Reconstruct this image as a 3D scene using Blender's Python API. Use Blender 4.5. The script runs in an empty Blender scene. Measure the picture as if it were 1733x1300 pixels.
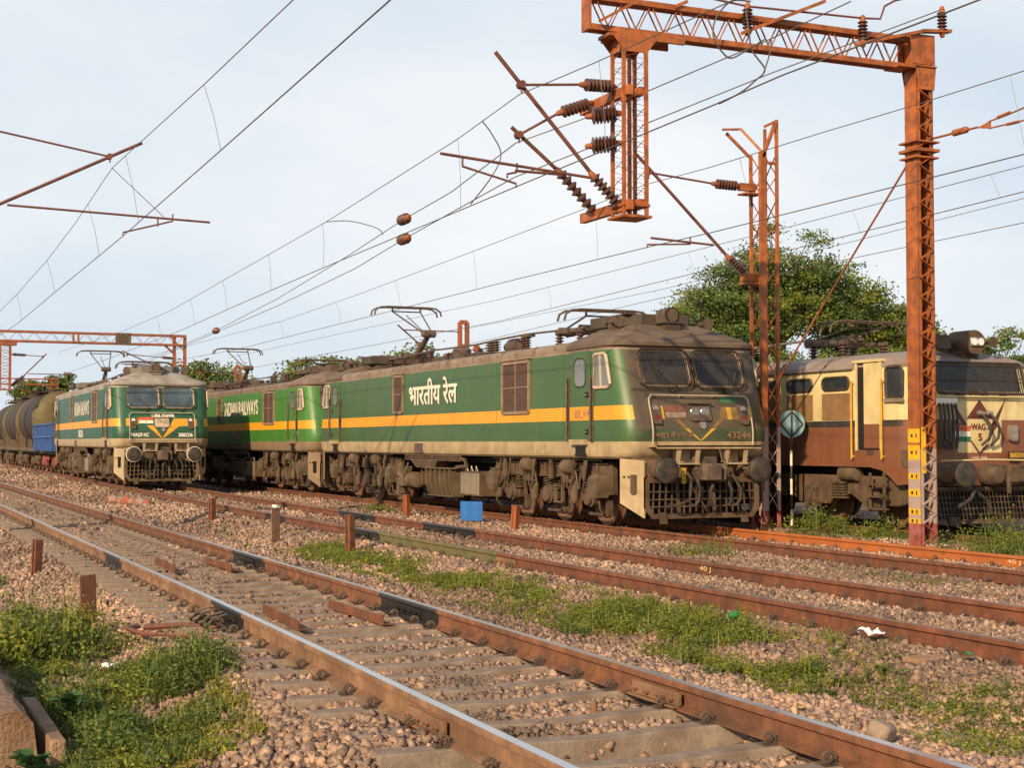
import bpy, bmesh, math, random
import numpy as np
from mathutils import Vector, Matrix
sc = bpy.context.scene; COL = sc.collection
rnd = random.Random(11); rng = np.random.default_rng(5)
RAD = math.radians
# ---------------- camera
TH, PI_, FPX = RAD(23.86), RAD(2.244), 2500.0
cF = Vector((math.sin(TH)*math.cos(PI_), math.cos(TH)*math.cos(PI_), math.sin(PI_)))
cR = Vector((math.cos(TH), -math.sin(TH), 0)); cU = cR.cross(cF)
cam = bpy.data.cameras.new('camera'); camo = bpy.data.objects.new('camera', cam); COL.objects.link(camo)
M = Matrix.Identity(4)
for i in range(3):
    M[i][0], M[i][1], M[i][2] = cR[i], cU[i], -cF[i]
M[0][3], M[1][3], M[2][3] = 0, 0, 1.615
camo.matrix_world = M
cam.sensor_width = 36; cam.lens = FPX/1733*36; cam.clip_end = 6000; cam.clip_start = .1
sc.camera = camo
# ---------------- light, sky, exposure
SUN_EL, SUN_AZ = RAD(25), RAD(232)          # azimuth clockwise from +Y
sdir = Vector((math.sin(SUN_AZ)*math.cos(SUN_EL), math.cos(SUN_AZ)*math.cos(SUN_EL), math.sin(SUN_EL)))
sl = bpy.data.lights.new('sun', 'SUN'); sl.energy = 5.0; sl.angle = RAD(.6); sl.color = (1, .74, .45)
so = bpy.data.objects.new('sun', sl); so.rotation_euler = (-sdir).to_track_quat('-Z', 'Y').to_euler(); COL.objects.link(so)
W = bpy.data.worlds.new('World'); sc.world = W; W.use_nodes = True
nt = W.node_tree; N = nt.nodes; Lk = nt.links; N.clear()
out = N.new('ShaderNodeOutputWorld'); bgs = N.new('ShaderNodeBackground'); bgc = N.new('ShaderNodeBackground'); mx = N.new('ShaderNodeMixShader')
sky = N.new('ShaderNodeTexSky'); sky.sky_type = 'NISHITA'; sky.sun_disc = False; sky.sun_elevation = SUN_EL; sky.sun_rotation = SUN_AZ
sky.dust_density = 2.0; sky.air_density = 1.0
bgs.inputs[1].default_value = .12
tc = N.new('ShaderNodeTexCoord'); mp = N.new('ShaderNodeMapping'); mp.inputs['Scale'].default_value = (1, 1, 2.6)
nz = N.new('ShaderNodeTexNoise'); nz.inputs['Scale'].default_value = 1.9; nz.inputs['Detail'].default_value = 7; nz.inputs['Roughness'].default_value = .5
rp = N.new('ShaderNodeValToRGB'); rp.color_ramp.elements[0].position = .34; rp.color_ramp.elements[0].color = (.64, .745, .85, 1)
rp.color_ramp.elements[1].position = .66; rp.color_ramp.elements[1].color = (.97, .975, .98, 1)
Lk.new(tc.outputs['Generated'], mp.inputs[0]); Lk.new(mp.outputs[0], nz.inputs['Vector']); Lk.new(nz.outputs['Fac'], rp.inputs[0])
Lk.new(rp.outputs[0], bgc.inputs[0]); bgc.inputs[1].default_value = .97
Lk.new(sky.outputs[0], bgs.inputs[0]); Lk.new(bgs.outputs[0], mx.inputs[1]); Lk.new(bgc.outputs[0], mx.inputs[2]); sx = N.new('ShaderNodeSeparateXYZ'); Lk.new(tc.outputs['Generated'], sx.inputs[0])
mr = N.new('ShaderNodeMapRange'); mr.interpolation_type = 'SMOOTHSTEP'; mr.inputs[1].default_value = .30; mr.inputs[2].default_value = .75; mr.inputs[3].default_value = .93; mr.inputs[4].default_value = .12
Lk.new(sx.outputs[2], mr.inputs[0]); Lk.new(mr.outputs[0], mx.inputs[0])
Lk.new(mx.outputs[0], out.inputs[0])
vs = sc.view_settings; vs.view_transform = 'Standard'; vs.look = 'None'; vs.exposure = 0.08; vs.gamma = 1
try: vs.use_curve_mapping = False
except Exception: pass

# ---------------- helpers
LAST = []
SPLIT = set('panel_seam handrail damper post_head drop_arm_bracket boom_bracket mast_bracket roof_box brake_hose lifting_hook skirt_fitting front_step door_fitting door_handle insulator_cap brick_piece leg plate_mark grille_bracket side_hatch door_step spill_stain circuit_breaker bolt_hole upper_arm coupler post dome grille_frame front_handrail jumper_hose air_hose saddle tank_bracket bracket_fitting'.split())
class MB:
    def __init__(s): s.v = []; s.f = []; s.mi = []; s.cur = 0; s.T = None; s.ck = []
    def add(s, vs_, fs):
        o = len(s.v); s.ck.append((o, len(s.f)))
        if s.T is not None:
            vs_ = [s.T @ Vector(p) for p in vs_]
            if s.T.determinant() < 0: fs = [tuple(reversed(f)) for f in fs]
        s.v += [tuple(p) for p in vs_]; s.f += [tuple(i+o for i in f) for f in fs]; s.mi += [s.cur]*len(fs)
        return s
    def box(s, c, d, rz=0, tilt=None):
        x, y, z = d[0]/2, d[1]/2, d[2]/2
        vs_ = [(-x,-y,-z),(x,-y,-z),(x,y,-z),(-x,y,-z),(-x,-y,z),(x,-y,z),(x,y,z),(-x,y,z)]
        m = Matrix.Rotation(rz, 3, 'Z')
        if tilt: m = m @ Matrix.Rotation(tilt[1], 3, tilt[0])
        vs_ = [m @ Vector(p) + Vector(c) for p in vs_]
        return s.add(vs_, [(3,2,1,0),(4,5,6,7),(0,1,5,4),(1,2,6,5),(2,3,7,6),(3,0,4,7)])
    def box2(s, a, b): return s.box([(p+q)/2 for p, q in zip(a, b)], [abs(q-p) for p, q in zip(a, b)])
    def frustum(s, c, d0, d1, h):
        vs_ = []
        for (dx, dy), z in ((d0, 0), (d1, h)):
            vs_ += [(c[0]-dx/2, c[1]-dy/2, c[2]+z), (c[0]+dx/2, c[1]-dy/2, c[2]+z), (c[0]+dx/2, c[1]+dy/2, c[2]+z), (c[0]-dx/2, c[1]+dy/2, c[2]+z)]
        return s.add(vs_, [(3,2,1,0),(4,5,6,7),(0,1,5,4),(1,2,6,5),(2,3,7,6),(3,0,4,7)])
    def bar(s, p, q, w, h=None, up=(0,0,1)):
        p, q = Vector(p), Vector(q); h = h or w
        d = (q-p).normalized(); u = Vector(up)
        if abs(d.dot(u)) > .98: u = Vector((0,1,0)) if abs(d.y) < .9 else Vector((1,0,0))
        a = d.cross(u).normalized(); b = a.cross(d)
        vs_ = [p+a*i*w/2+b*j*h/2 for i, j in ((-1,-1),(1,-1),(1,1),(-1,1))] + [q+a*i*w/2+b*j*h/2 for i, j in ((-1,-1),(1,-1),(1,1),(-1,1))]
        return s.add(vs_, [(3,2,1,0),(4,5,6,7),(0,1,5,4),(1,2,6,5),(2,3,7,6),(3,0,4,7)])
    def tube(s, pts, r, n=6, close=False):
        pts = [Vector(p) for p in pts]; m = len(pts); vs_ = []; a = None
        for i, p in enumerate(pts):
            if close: d = pts[(i+1) % m]-pts[i-1]
            else: d = pts[min(i+1, m-1)]-pts[max(i-1, 0)]
            d.normalize()
            if a is None:
                u = Vector((0,0,1)) if abs(d.z) < .9 else Vector((1,0,0)); a = d.cross(u).normalized()
            else:
                a = (a-d*a.dot(d))
                a = a.normalized() if a.length > 1e-6 else d.orthogonal().normalized()
            b = d.cross(a); rr = r[i] if isinstance(r, (list, tuple)) else r
            vs_ += [p+a*math.cos(2*math.pi*k/n)*rr+b*math.sin(2*math.pi*k/n)*rr for k in range(n)]
        fs = []
        for i in range(m if close else m-1):
            j = (i+1) % m
            for k in range(n):
                k2 = (k+1) % n; fs.append((i*n+k, i*n+k2, j*n+k2, j*n+k))
        if not close: fs += [tuple(reversed(range(n))), tuple((m-1)*n+k for k in range(n))]
        return s.add(vs_, fs)
    def lathe(s, p, d, prof, n=12):
        p = Vector(p); d = Vector(d).normalized(); a = d.orthogonal().normalized(); b = d.cross(a); vs_ = []
        for t, r in prof:
            r = max(r, 1e-4); vs_ += [p+d*t+(a*math.cos(2*math.pi*k/n)+b*math.sin(2*math.pi*k/n))*r for k in range(n)]
        m = len(prof); fs = []
        for i in range(m-1):
            for k in range(n):
                k2 = (k+1) % n; fs.append((i*n+k, i*n+k2, (i+1)*n+k2, (i+1)*n+k))
        fs += [tuple(reversed(range(n))), tuple((m-1)*n+k for k in range(n))]
        return s.add(vs_, fs)
    def prism(s, pts, vec):
        pts = [Vector(p) for p in pts]; v = Vector(vec); n = len(pts)
        return s.add(pts+[p+v for p in pts], [tuple(reversed(range(n))), tuple(range(n, 2*n))]+[(i, (i+1) % n, n+(i+1) % n, n+i) for i in range(n)])
    def loft(s, rings, close=True, cap0=False, cap1=False, mf=None):
        n = len(rings[0]); vs_ = [p for r in rings for p in r]
        for i in range(len(rings)-1):
            pass
        o = len(s.v); s.ck.append((o, len(s.f))); s.v += [tuple(p) for p in (vs_ if s.T is None else [s.T @ Vector(q) for q in vs_])]
        for i in range(len(rings)-1):
            for k in range(n if close else n-1):
                k2 = (k+1) % n
                s.f.append((o+i*n+k, o+i*n+k2, o+(i+1)*n+k2, o+(i+1)*n+k)); s.mi.append(mf(i, k) if mf else s.cur)
        if cap0: s.f.append(tuple(o+k for k in reversed(range(n)))); s.mi.append(s.cur)
        if cap1: s.f.append(tuple(o+(len(rings)-1)*n+k for k in range(n))); s.mi.append(s.cur)
        return s
    def pieces(s):
        ck = s.ck+[(len(s.v), len(s.f))]; n = len(s.ck); bb = []
        for i in range(n):
            c = np.array(s.v[ck[i][0]:ck[i+1][0]]); bb.append((c.min(0), c.max(0)))
        q = list(range(n))
        def h(x):
            while q[x] != x: x = q[x]
            return x
        for i in range(n):
            for j in range(i):
                if np.all(bb[i][0] <= bb[j][1]+.014) and np.all(bb[j][0] <= bb[i][1]+.014): q[h(i)] = h(j)
        res = {}
        for i in range(n):
            m = res.setdefault(h(i), MB()); o = len(m.v)-ck[i][0]; m.ck.append((len(m.v), len(m.f)))
            m.v += s.v[ck[i][0]:ck[i+1][0]]; m.f += [tuple(k+o for k in f) for f in s.f[ck[i][1]:ck[i+1][1]]]; m.mi += s.mi[ck[i][1]:ck[i+1][1]]
        return list(res.values())
    def build(s, name, mats, parent=None, smooth=True, bevel=0, ang=38, recalc=False):
        if name in SPLIT and len(s.ck) > 1:
            subs = s.pieces()
            if len(subs) > 1:
                os_ = [q.build(name, mats, parent, smooth, bevel, ang, recalc) for q in subs]; LAST[:] = os_; return os_[0]
        me = bpy.data.meshes.new(name); me.from_pydata(s.v, [], s.f)
        for m in (mats if isinstance(mats, (list, tuple)) else [mats]): me.materials.append(m)
        me.polygons.foreach_set('material_index', s.mi)
        if recalc:
            bm = bmesh.new(); bm.from_mesh(me); bmesh.ops.recalc_face_normals(bm, faces=bm.faces); bm.to_mesh(me); bm.free()
        if smooth:
            me.polygons.foreach_set('use_smooth', [True]*len(s.f)); me.set_sharp_from_angle(angle=RAD(ang))
        me.update()
        o = bpy.data.objects.new(name, me); COL.objects.link(o); LAST[:] = [o]
        if parent: o.parent = parent
        if bevel:
            b = o.modifiers.new('bevel', 'BEVEL'); b.width = bevel; b.segments = 2; b.limit_method = 'ANGLE'; b.angle_limit = RAD(40)
        return o
def tag(o, label=None, cat=None, group=None, kind=None):
    if label: o['label'] = label
    if cat: o['category'] = cat
    if group: o['group'] = group
    if kind: o['kind'] = kind
    return o
def thing(name, label, cat, loc=(0,0,0), rz=0, group=None):
    o = bpy.data.objects.new(name, None); COL.objects.link(o); o.location = loc; o.rotation_euler = (0,0,rz); o.empty_display_size = .3
    return tag(o, label, cat, group)
def clone(o, parent=None, loc=None, kids=True):
    c = o.copy(); COL.objects.link(c)
    if parent: c.parent = parent
    if loc is not None: c.location = loc
    if kids:
        for ch in list(o.children): clone(ch, c)
    return c
def rrect(x0, z0, x1, z1, r, n=4):
    p = []
    for cx, cz, a0 in ((x1-r, z1-r, 0), (x0+r, z1-r, 90), (x0+r, z0+r, 180), (x1-r, z0+r, 270)):
        for k in range(n+1):
            a = RAD(a0+90*k/n); p.append((cx+r*math.cos(a), cz+r*math.sin(a)))
    return p
def interp(x, tab): return float(np.interp(x, [a for a, b in tab], [b for a, b in tab]))

# ---------------- materials
def mat(name, col, rough=.6, metal=0, var=.2, scale=5, dirt=None, da=.5, dscale=3, streak=0, bump=0, bscale=60, spec=.5, tint=False, trans=0, det=5):
    m = bpy.data.materials.new(name); m.use_nodes = True; t = m.node_tree; n = t.nodes; l = t.links
    b = n['Principled BSDF']; b.inputs['Roughness'].default_value = rough; b.inputs['Metallic'].default_value = metal
    b.inputs['Specular IOR Level'].default_value = spec
    co = n.new('ShaderNodeTexCoord')
    def noise(sc_, vec=None, det_=det):
        q = n.new('ShaderNodeTexNoise'); q.inputs['Scale'].default_value = sc_; q.inputs['Detail'].default_value = det_
        l.new(vec or co.outputs['Object'], q.inputs['Vector']); return q
    n1 = noise(scale); r1 = n.new('ShaderNodeValToRGB')
    r1.color_ramp.elements[0].position = .3; r1.color_ramp.elements[1].position = .7
    r1.color_ramp.elements[0].color = (*[c*(1-var) for c in col], 1); r1.color_ramp.elements[1].color = (*[min(1, c*(1+var)) for c in col], 1)
    l.new(n1.outputs['Fac'], r1.inputs[0]); c = r1.outputs[0]
    def mix(fac, a, bcol):
        q = n.new('ShaderNodeMix'); q.data_type = 'RGBA'; l.new(fac, q.inputs[0]); l.new(a, q.inputs[6])
        if isinstance(bcol, tuple): q.inputs[7].default_value = (*bcol, 1)
        else: l.new(bcol, q.inputs[7])
        return q.outputs[2]
    if dirt:
        n2 = noise(dscale); q = n.new('ShaderNodeMapRange'); q.inputs[1].default_value = .38; q.inputs[2].default_value = .72; q.inputs[4].default_value = da
        l.new(n2.outputs['Fac'], q.inputs[0]); c = mix(q.outputs[0], c, dirt)
        if streak:
            mp_ = n.new('ShaderNodeMapping'); mp_.inputs['Scale'].default_value = (1, 1, .06); l.new(co.outputs['Object'], mp_.inputs[0])
            n3 = noise(9, mp_.outputs[0], 4); q = n.new('ShaderNodeMapRange'); q.inputs[1].default_value = .45; q.inputs[2].default_value = .8; q.inputs[4].default_value = streak
            l.new(n3.outputs['Fac'], q.inputs[0]); c = mix(q.outputs[0], c, dirt)
        rr = n.new('ShaderNodeMapRange'); rr.inputs[3].default_value = rough*.85; rr.inputs[4].default_value = min(1, rough*1.25)
        l.new(n2.outputs['Fac'], rr.inputs[0]); l.new(rr.outputs[0], b.inputs['Roughness'])
    if tint:
        at = n.new('ShaderNodeAttribute'); at.attribute_name = 'tint'
        q = n.new('ShaderNodeMix'); q.data_type = 'RGBA'; q.blend_type = 'MULTIPLY'; q.inputs[0].default_value = 1
        l.new(c, q.inputs[6]); l.new(at.outputs['Color'], q.inputs[7]); c = q.outputs[2]
    l.new(c, b.inputs['Base Color'])
    if bump:
        n4 = noise(bscale, None, 3); bp = n.new('ShaderNodeBump'); bp.inputs['Strength'].default_value = bump; bp.inputs['Distance'].default_value = .02
        l.new(n4.outputs['Fac'], bp.inputs['Height']); l.new(bp.outputs[0], b.inputs['Normal'])
    if trans:
        tr = n.new('ShaderNodeBsdfTranslucent'); l.new(c, tr.inputs[0]); ms = n.new('ShaderNodeMixShader'); ms.inputs[0].default_value = trans
        l.new(b.outputs[0], ms.inputs[1]); l.new(tr.outputs[0], ms.inputs[2]); l.new(ms.outputs[0], n['Material Output'].inputs[0])
    return m
DUST = (.20, .13, .075)
m_orange = mat('orange_paint', (.43, .125, .024), .55, var=.2, scale=4, dirt=(.15, .048, .022), da=.8, dscale=6, streak=.5, bump=.3, bscale=40)
m_orange2 = mat('rust_orange_paint', (.32, .095, .03), .6, var=.22, scale=3, dirt=(.22, .07, .035), da=.6, dscale=4)
m_ins = mat('brown_porcelain', (.085, .034, .027), .3, var=.3, scale=8, dirt=(.12, .07, .05), da=.5)
m_insgrey = mat('grey_porcelain', (.13, .105, .09), .45, var=.3, scale=8, dirt=(.12, .07, .05), da=.5)
m_tube = mat('rusty_tube', (.14, .05, .035), .6, var=.3, scale=6, dirt=(.22, .08, .04), da=.5)
m_wire = mat('wire', (.10, .075, .06), .5, var=.1)
m_iron = mat('dark_iron', (.07, .05, .038), .65, var=.35, scale=9, dirt=DUST, da=.6, dscale=6)
m_black = mat('black_rubber', (.022, .02, .019), .6, var=.3, dirt=DUST, da=.35, dscale=7)
m_dark = mat('dark_void', (.01, .009, .008), .9, var=.1)
m_rail = mat('rail_rust', (.22, .088, .038), .75, var=.35, scale=7, dirt=(.075, .04, .025), da=.7, dscale=2.2, streak=.6, bump=.4, bscale=45)
m_railmid = mat('rail_rust_dark', (.20, .07, .03), .75, var=.35, scale=7, dirt=(.075, .035, .022), da=.7, dscale=2, streak=.55, bump=.4, bscale=45)
m_railor = mat('rail_rust_orange', (.42, .13, .03), .7, var=.2, scale=3, dirt=(.25, .075, .025), da=.6, dscale=1.5, bump=.1)
m_railtan = mat('rail_dusty', (.27, .15, .08), .8, var=.3, scale=7, dirt=(.12, .055, .03), da=.75, dscale=1.8, streak=.5, bump=.4, bscale=45)
m_railgreen = mat('rail_green', (.12, .125, .045), .75, var=.25, scale=3, dirt=(.2, .10, .05), da=.6, dscale=3)
m_shine = mat('rail_head_shine', (.66, .65, .65), .22, metal=1, var=.12, scale=2)
m_dull = mat('rail_head_dull', (.32, .21, .15), .42, metal=.8, var=.2, scale=2)
m_grease = mat('black_grease', (.018, .014, .012), .4, var=.4, scale=9)
m_conc = mat('sleeper_concrete', (.285, .225, .17), .9, var=.25, scale=9, dirt=(.15, .095, .062), da=.75, dscale=3, bump=.3, bscale=45)
m_concor = mat('old_concrete', (.40, .24, .14), .9, var=.25, scale=4, dirt=(.22, .11, .06), da=.7, dscale=3, bump=.5, bscale=30)
m_stone = mat('ballast_stone', (.36, .258, .195), .9, var=.25, scale=22, tint=True, bump=.25, bscale=70)
m_ground = mat('ballast_ground', (.15, .10, .068), .95, var=.35, scale=14, dirt=(.12, .08, .055), da=.7, dscale=1.3, bump=1, bscale=22, det=8)
m_leaf = mat('weed_leaf', (.135, .17, .034), .6, var=.2, scale=3, tint=True, trans=.28)
m_tleaf = mat('tree_leaf', (.15, .195, .05), .6, var=.2, scale=.6, tint=True, trans=.3)
m_bark = mat('bark', (.075, .055, .042), .9, var=.3, scale=3)
m_white = mat('white_paint', (.78, .72, .60), .6, var=.08)
m_plastic = mat('white_plastic', (.8, .8, .82), .4, var=.05)
m_glass = mat('cab_glass', (.035, .042, .05), .12, var=.3, scale=2, spec=.6)
m_lens = mat('lamp_lens', (.36, .34, .30), .2, metal=.6, var=.15)
m_guard = mat('dark_guard', (.032, .025, .02), .6, var=.3, dirt=(.10,.065,.04), da=.35, dscale=8)
m_steel = mat('bare_steel', (.35, .31, .27), .4, metal=.6, var=.2, dirt=DUST, da=.5)
m_wheel = mat('wheel_rust', (.17, .085, .045), .8, var=.25, scale=4, dirt=(.10, .06, .04), da=.5)
m_d1 = mat('bogie_dust_brown', (.125, .078, .045), .85, var=.3, scale=5, dirt=(.05, .032, .02), da=.8, dscale=3.5, streak=.35)
m_d2 = mat('bogie_khaki', (.145, .105, .058), .8, var=.25, scale=5, dirt=(.075, .046, .026), da=.75, dscale=3.5, streak=.35)
m_d3 = mat('bogie_dark', (.07, .046, .03), .85, var=.35, scale=5, dirt=(.19, .12, .07), da=.5, dscale=5)
# ---------------- ground and tracks
GX = [(-3000,-.5),(0,-.45),(2.0,-.42),(2.6,-.2),(3,-.175),(5.2,-.175),(5.9,-.22),(6.6,-.3),(7.4,-.12),(7.8,-.08),(10,-.08),(10.6,-.12),(11.6,-.2),(12.4,-.17),(12.9,-.19),(15.5,-.19),(16,-.06),(17,-.17),(20,-.2),(24,-.3),(3000,-.4)]
def gz(x): return interp(x, GX)
def gzn(x, y):
    x = np.asarray(x, float); y = np.asarray(y, float)
    z = np.interp(x, [a for a, b in GX], [b for a, b in GX])
    z = z + .018*np.sin(x*2.3+y*1.1)*np.sin(y*1.7-x*.6) + .012*np.sin(x*5.1+1)*np.sin(y*4.3+2)
    pit = np.exp(-((y-7.53)/.24)**6)*np.exp(-((x-3.75)/1.15)**8)*.26
    left = np.where((x > 1.2) & (x < 3.1), np.exp(-((y-8.3)/1.2)**2)*.05, 0)
    return z-pit+left
xs = np.concatenate([[-3000,-800,-200,-60,-20,-8], np.arange(-4, 22, .16), np.arange(22, 40, 1.5), [45,60,100,250,800,3000]])
ys = np.concatenate([[-3000,-300,-40,-5], np.arange(0, 4, 1), np.arange(4, 7, .16), np.arange(7.04, 8.1, .04), np.arange(8.16, 32, .16), np.arange(32, 60, .6), np.arange(60, 130, 4), [150,200,300,600,1200,3000]])
gx, gy = np.meshgrid(xs, ys); gzv = gzn(gx, gy)
nx, ny = len(xs), len(ys)
me = bpy.data.meshes.new('ground'); idx = np.arange(nx*ny).reshape(ny, nx)
quads = np.stack([idx[:-1,:-1], idx[:-1,1:], idx[1:,1:], idx[1:,:-1]], -1).reshape(-1, 4)
me.from_pydata(np.stack([gx, gy, gzv], -1).reshape(-1, 3).tolist(), [], quads.tolist()); me.materials.append(m_ground)
me.polygons.foreach_set('use_smooth', [True]*len(me.polygons))
go = bpy.data.objects.new('ground', me); COL.objects.link(go); tag(go, kind='structure')

RP = [(-.037,-.012),(-.031,0),(.031,0),(.037,-.012),(.036,-.042),(.010,-.056),(.010,-.140),(.075,-.158),(.075,-.172),(-.075,-.172),(-.075,-.158),(-.010,-.140),(-.010,-.056),(-.036,-.042)]
def polyline(tab, y0, y1, cuts, step=2.0):
    ysl = sorted(set([round(v, 3) for v in np.arange(y0, y1, step)]+[y1]+[c for a in cuts for c in a[:2] if y0 < c < y1]))
    return [(interp(v, tab), v) for v in ysl]
def make_rail(name, parent, tab, off, ztop, y0, y1, mats, cuts=(), label=None):
    """mats: 0 web, 1 head top, then one per cut"""
    pl = polyline(tab, y0, y1, cuts); rings = [[(x+off+px, y, ztop+pz) for px, pz in RP] for x, y in pl]
    def mf(i, k):
        ym = (pl[i][1]+pl[i+1][1])/2
        for a, b, q in cuts:
            if a <= ym <= b: return 3 if q == 3 else (1 if k == 1 else q)
        return 1 if k == 1 else 0
    o = MB().loft(rings, True, True, True, mf).build(name, mats, parent, ang=30)
    if label: o['label'] = label
    return o
mb = MB()
pts = []
for k in range(15):
    a = k/14*2*math.pi*1.15; pts.append((.012+.032*math.cos(a), -.035+.07*k/14, .02+.032*math.sin(a)))
mb.tube(pts, .011, 6); mb.box((-.03,0,-.005),(.05,.06,.03)); mb.box((.03,0,-.012),(.10,.09,.018))
clip0 = mb.build('rail_clip', m_iron); clip_me = clip0.data; bpy.data.objects.remove(clip0)
def make_sleeper_mesh(m):
    b = MB()
    sec = [(-1.375,.125,.095),(-1.0,.125,.09),(-.6,.118,.088),(0,.112,.08),(.6,.118,.088),(1.0,.125,.09),(1.375,.125,.095)]
    rings = []
    for x, hb, ht in sec:
        dz = -.02 if abs(x) < .3 else 0
        rings.append([(x,-hb,-.21),(x,-ht,dz-.008),(x,-ht+.012,dz),(x,ht-.012,dz),(x,ht,dz-.008),(x,hb,-.21)])
    b.loft(rings, True, True, True); o = b.build('sleeper', m, ang=25, recalc=True); me_ = o.data; bpy.data.objects.remove(o); return me_
slp_me = make_sleeper_mesh(m_conc); slp2_me = make_sleeper_mesh(m_concor)
def track(name, label, tab, ztop, y0, y1, matsL, matsR, cutsL, cutsR, sl_y, sl_me, clipn=100, labL=None, labR=None):
    t = thing(name, label, 'railway track', (interp(12, tab), 12, ztop-.172), 0, 'railway tracks side by side'); ox, oy, oz = t.location
    for off, ms, cu, lb in ((-.87, matsL, cutsL, labL), (.87, matsR, cutsR, labR)):
        r = make_rail('rail', t, tab, off, ztop, y0, y1, ms, cu, lb); r.location = (-ox, -oy, -oz)
    lst = []
    for i, y in enumerate(sl_y):
        x = interp(y, tab)
        if i < 100:
            s = bpy.data.objects.new('sleeper', sl_me); COL.objects.link(s); s.parent = t; s.location = (x-ox, y-oy, 0); s.rotation_euler = (0,0,rnd.uniform(-.008,.008))
        for off in (-.87, .87):
            for sgn in (-1, 1): lst.append((x+off+sgn*.085, y, sgn))
    lst.sort(key=lambda q: abs(q[1]-9))
    for x, y, sgn in lst[:clipn]:
        c = bpy.data.objects.new('rail_clip', clip_me); COL.objects.link(c); c.parent = t; c.location = (x-ox, y-oy, .012); c.rotation_euler = (rnd.uniform(-.15,.15), 0, 0 if sgn > 0 else math.pi)
    if len(lst) > clipn:
        vv = np.array([v.co[:] for v in clip_me.vertices]); ff = [tuple(p.vertices) for p in clip_me.polygons]; b = MB()
        for x, y, sgn in lst[clipn:]:
            q = vv*np.array([sgn, sgn, 1])+np.array([x-ox, y-oy, .012]); b.add(q.tolist(), ff)
        o = b.build('rail_clips', m_iron, t, smooth=False); o['kind'] = 'stuff'
    return t
T_NEAR = [(-5,3.84),(0,3.92),(8,4.03),(11,4.08),(15,4.12),(25,4.12),(60,4.15),(140,4.2)]
T_MID = [(-5,8.9),(34,8.9),(42,9.02),(49,9.18),(69,9.57),(100,10.2),(140,11)]
T_MAIN = [(-5,14.16),(140,14.16)]
T_RT = [(-5,18.45),(140,18.45)]
sn = [5.4,6.0,6.6,7.18,7.87,8.44,9.2,9.75,10.42,11.0,11.6,12.25,12.85,13.3]+[13.9+.58*k for k in range(6)]+[17.4+.6*k for k in range(70)]
track('railway_track', 'nearest track with shiny rail heads and bare concrete sleepers', T_NEAR, .06, 2, 130,
      [m_railtan, m_shine, m_grease], [m_rail, m_shine, m_grease],
      [(13.3,14.6,2),(20.2,21.6,2)], [(12.9,14.6,2),(19.4,21.2,2)], sn, slp_me)
track('railway_track', 'second track from the camera, rusty rails with a green painted length', T_MID, .105, 3, 130,
      [m_railmid, m_dull, m_grease, m_railgreen], [m_railmid, m_dull, m_grease],
      [(18.6,23.6,3),(23.6,25.4,2),(29.6,31.2,2)], [(23.6,26.2,2),(29,31.5,2)], [5+.62*k for k in range(110)], slp2_me, 60)
track('railway_track', 'third track with orange rusty rails under the two coupled locomotives', T_MAIN, 0, 4, 130,
      [m_railmid, m_railmid], [m_railor, m_railor], (), (), [8+.62*k for k in range(100)], slp2_me, 60)
track('railway_track', 'farthest track, rusty, under the cream and maroon locomotive', T_RT, 0, 8, 130,
      [m_railmid, m_railmid], [m_railmid, m_railmid], (), (), [12+.62*k for k in range(60)], slp2_me, 40)
# joint bars: fishplates bolted over greased rail joints
def joint(x, y, z, dark, lab, sgn):
    t = thing('rail_joint_plate', lab, 'joint plate', (x, y, z-.1), 0, 'joint plates bolted to the rails')
    m_ = m_grease if dark else m_railtan
    b = MB(); b.box((sgn*.026,0,0),(.028,.62,.085)); b.box((sgn*.05,0,-.05),(.05,.62,.014)); b.build('plate', m_, t, bevel=.004)
    for dy in (-.24,-.08,.08,.24):
        MB().lathe((sgn*.038,dy,0),(sgn,0,0),[(0,.02),(.025,.02),(.026,.011),(.045,.011)],8).build('bolt', m_, t)
    return t
joint(3.14, 8.3, .06, 0, 'dusty joint plate on the nearest left rail beside the concrete pit', -1)
joint(4.87, 8.6, .06, 0, 'dusty joint plate on the nearest right rail above the stones', -1)
joint(3.25, 13.95, .06, 1, 'black greased joint plate on the nearest left rail with wire loops', -1)
joint(4.99, 13.7, .06, 1, 'black greased joint plate on the nearest right rail, nearer one', -1)
joint(4.99, 20.3, .06, 1, 'black greased joint plate on the nearest right rail, farther one', -1)
joint(8.03, 24.5, .105, 1, 'black greased joint plate beside the green painted rail', -1)
joint(9.77, 24.9, .105, 1, 'black greased joint plate on the second track beside the blue board', -1)
joint(9.77, 30.2, .105, 1, 'small black joint plate on the second track, farthest one', -1)
joint(8.03, 8.1, .105, 0, 'rusty joint plate on the second track near the right edge', -1)
joint(8.03, 18.3, .105, 0, 'rusty joint plate at the end of the green painted rail', -1)
# bond wire loops at the greased joint
b = MB()
for dy in (-.35,-.15,.12,.33):
    b.tube([(0,dy,.02),(-.08,dy-.03,.09),(-.2,dy,.06),(-.26,dy+.05,-.03),(-.2,dy+.12,-.06),(-.06,dy+.1,-.02)], .011, 6)
    b.tube([(-.05,dy+.03,-.06),(-.16,dy+.06,.03),(-.28,dy+.02,-.02)], .014, 6)
o = b.build('bond_wires', m_iron); o.location = (3.2, 13.9, -.06); tag(o, 'tangle of shiny bond wires at the black rail joint', 'wires')
b = MB(); b.tube([(0,0,0),(-.35,.25,.02),(-.62,.5,.01),(-.7,.9,.02),(-.55,1.15,0)], .022, 6); b.tube([(0.1,.7,0),(-.2,.85,.03),(-.55,.9,.02)], .03, 6)
o = b.build('cable', m_tube); o.location = (3.0, 13.1, -.13); tag(o, 'rusty cable looped on the stones beside the black joint', 'cable')
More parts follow.
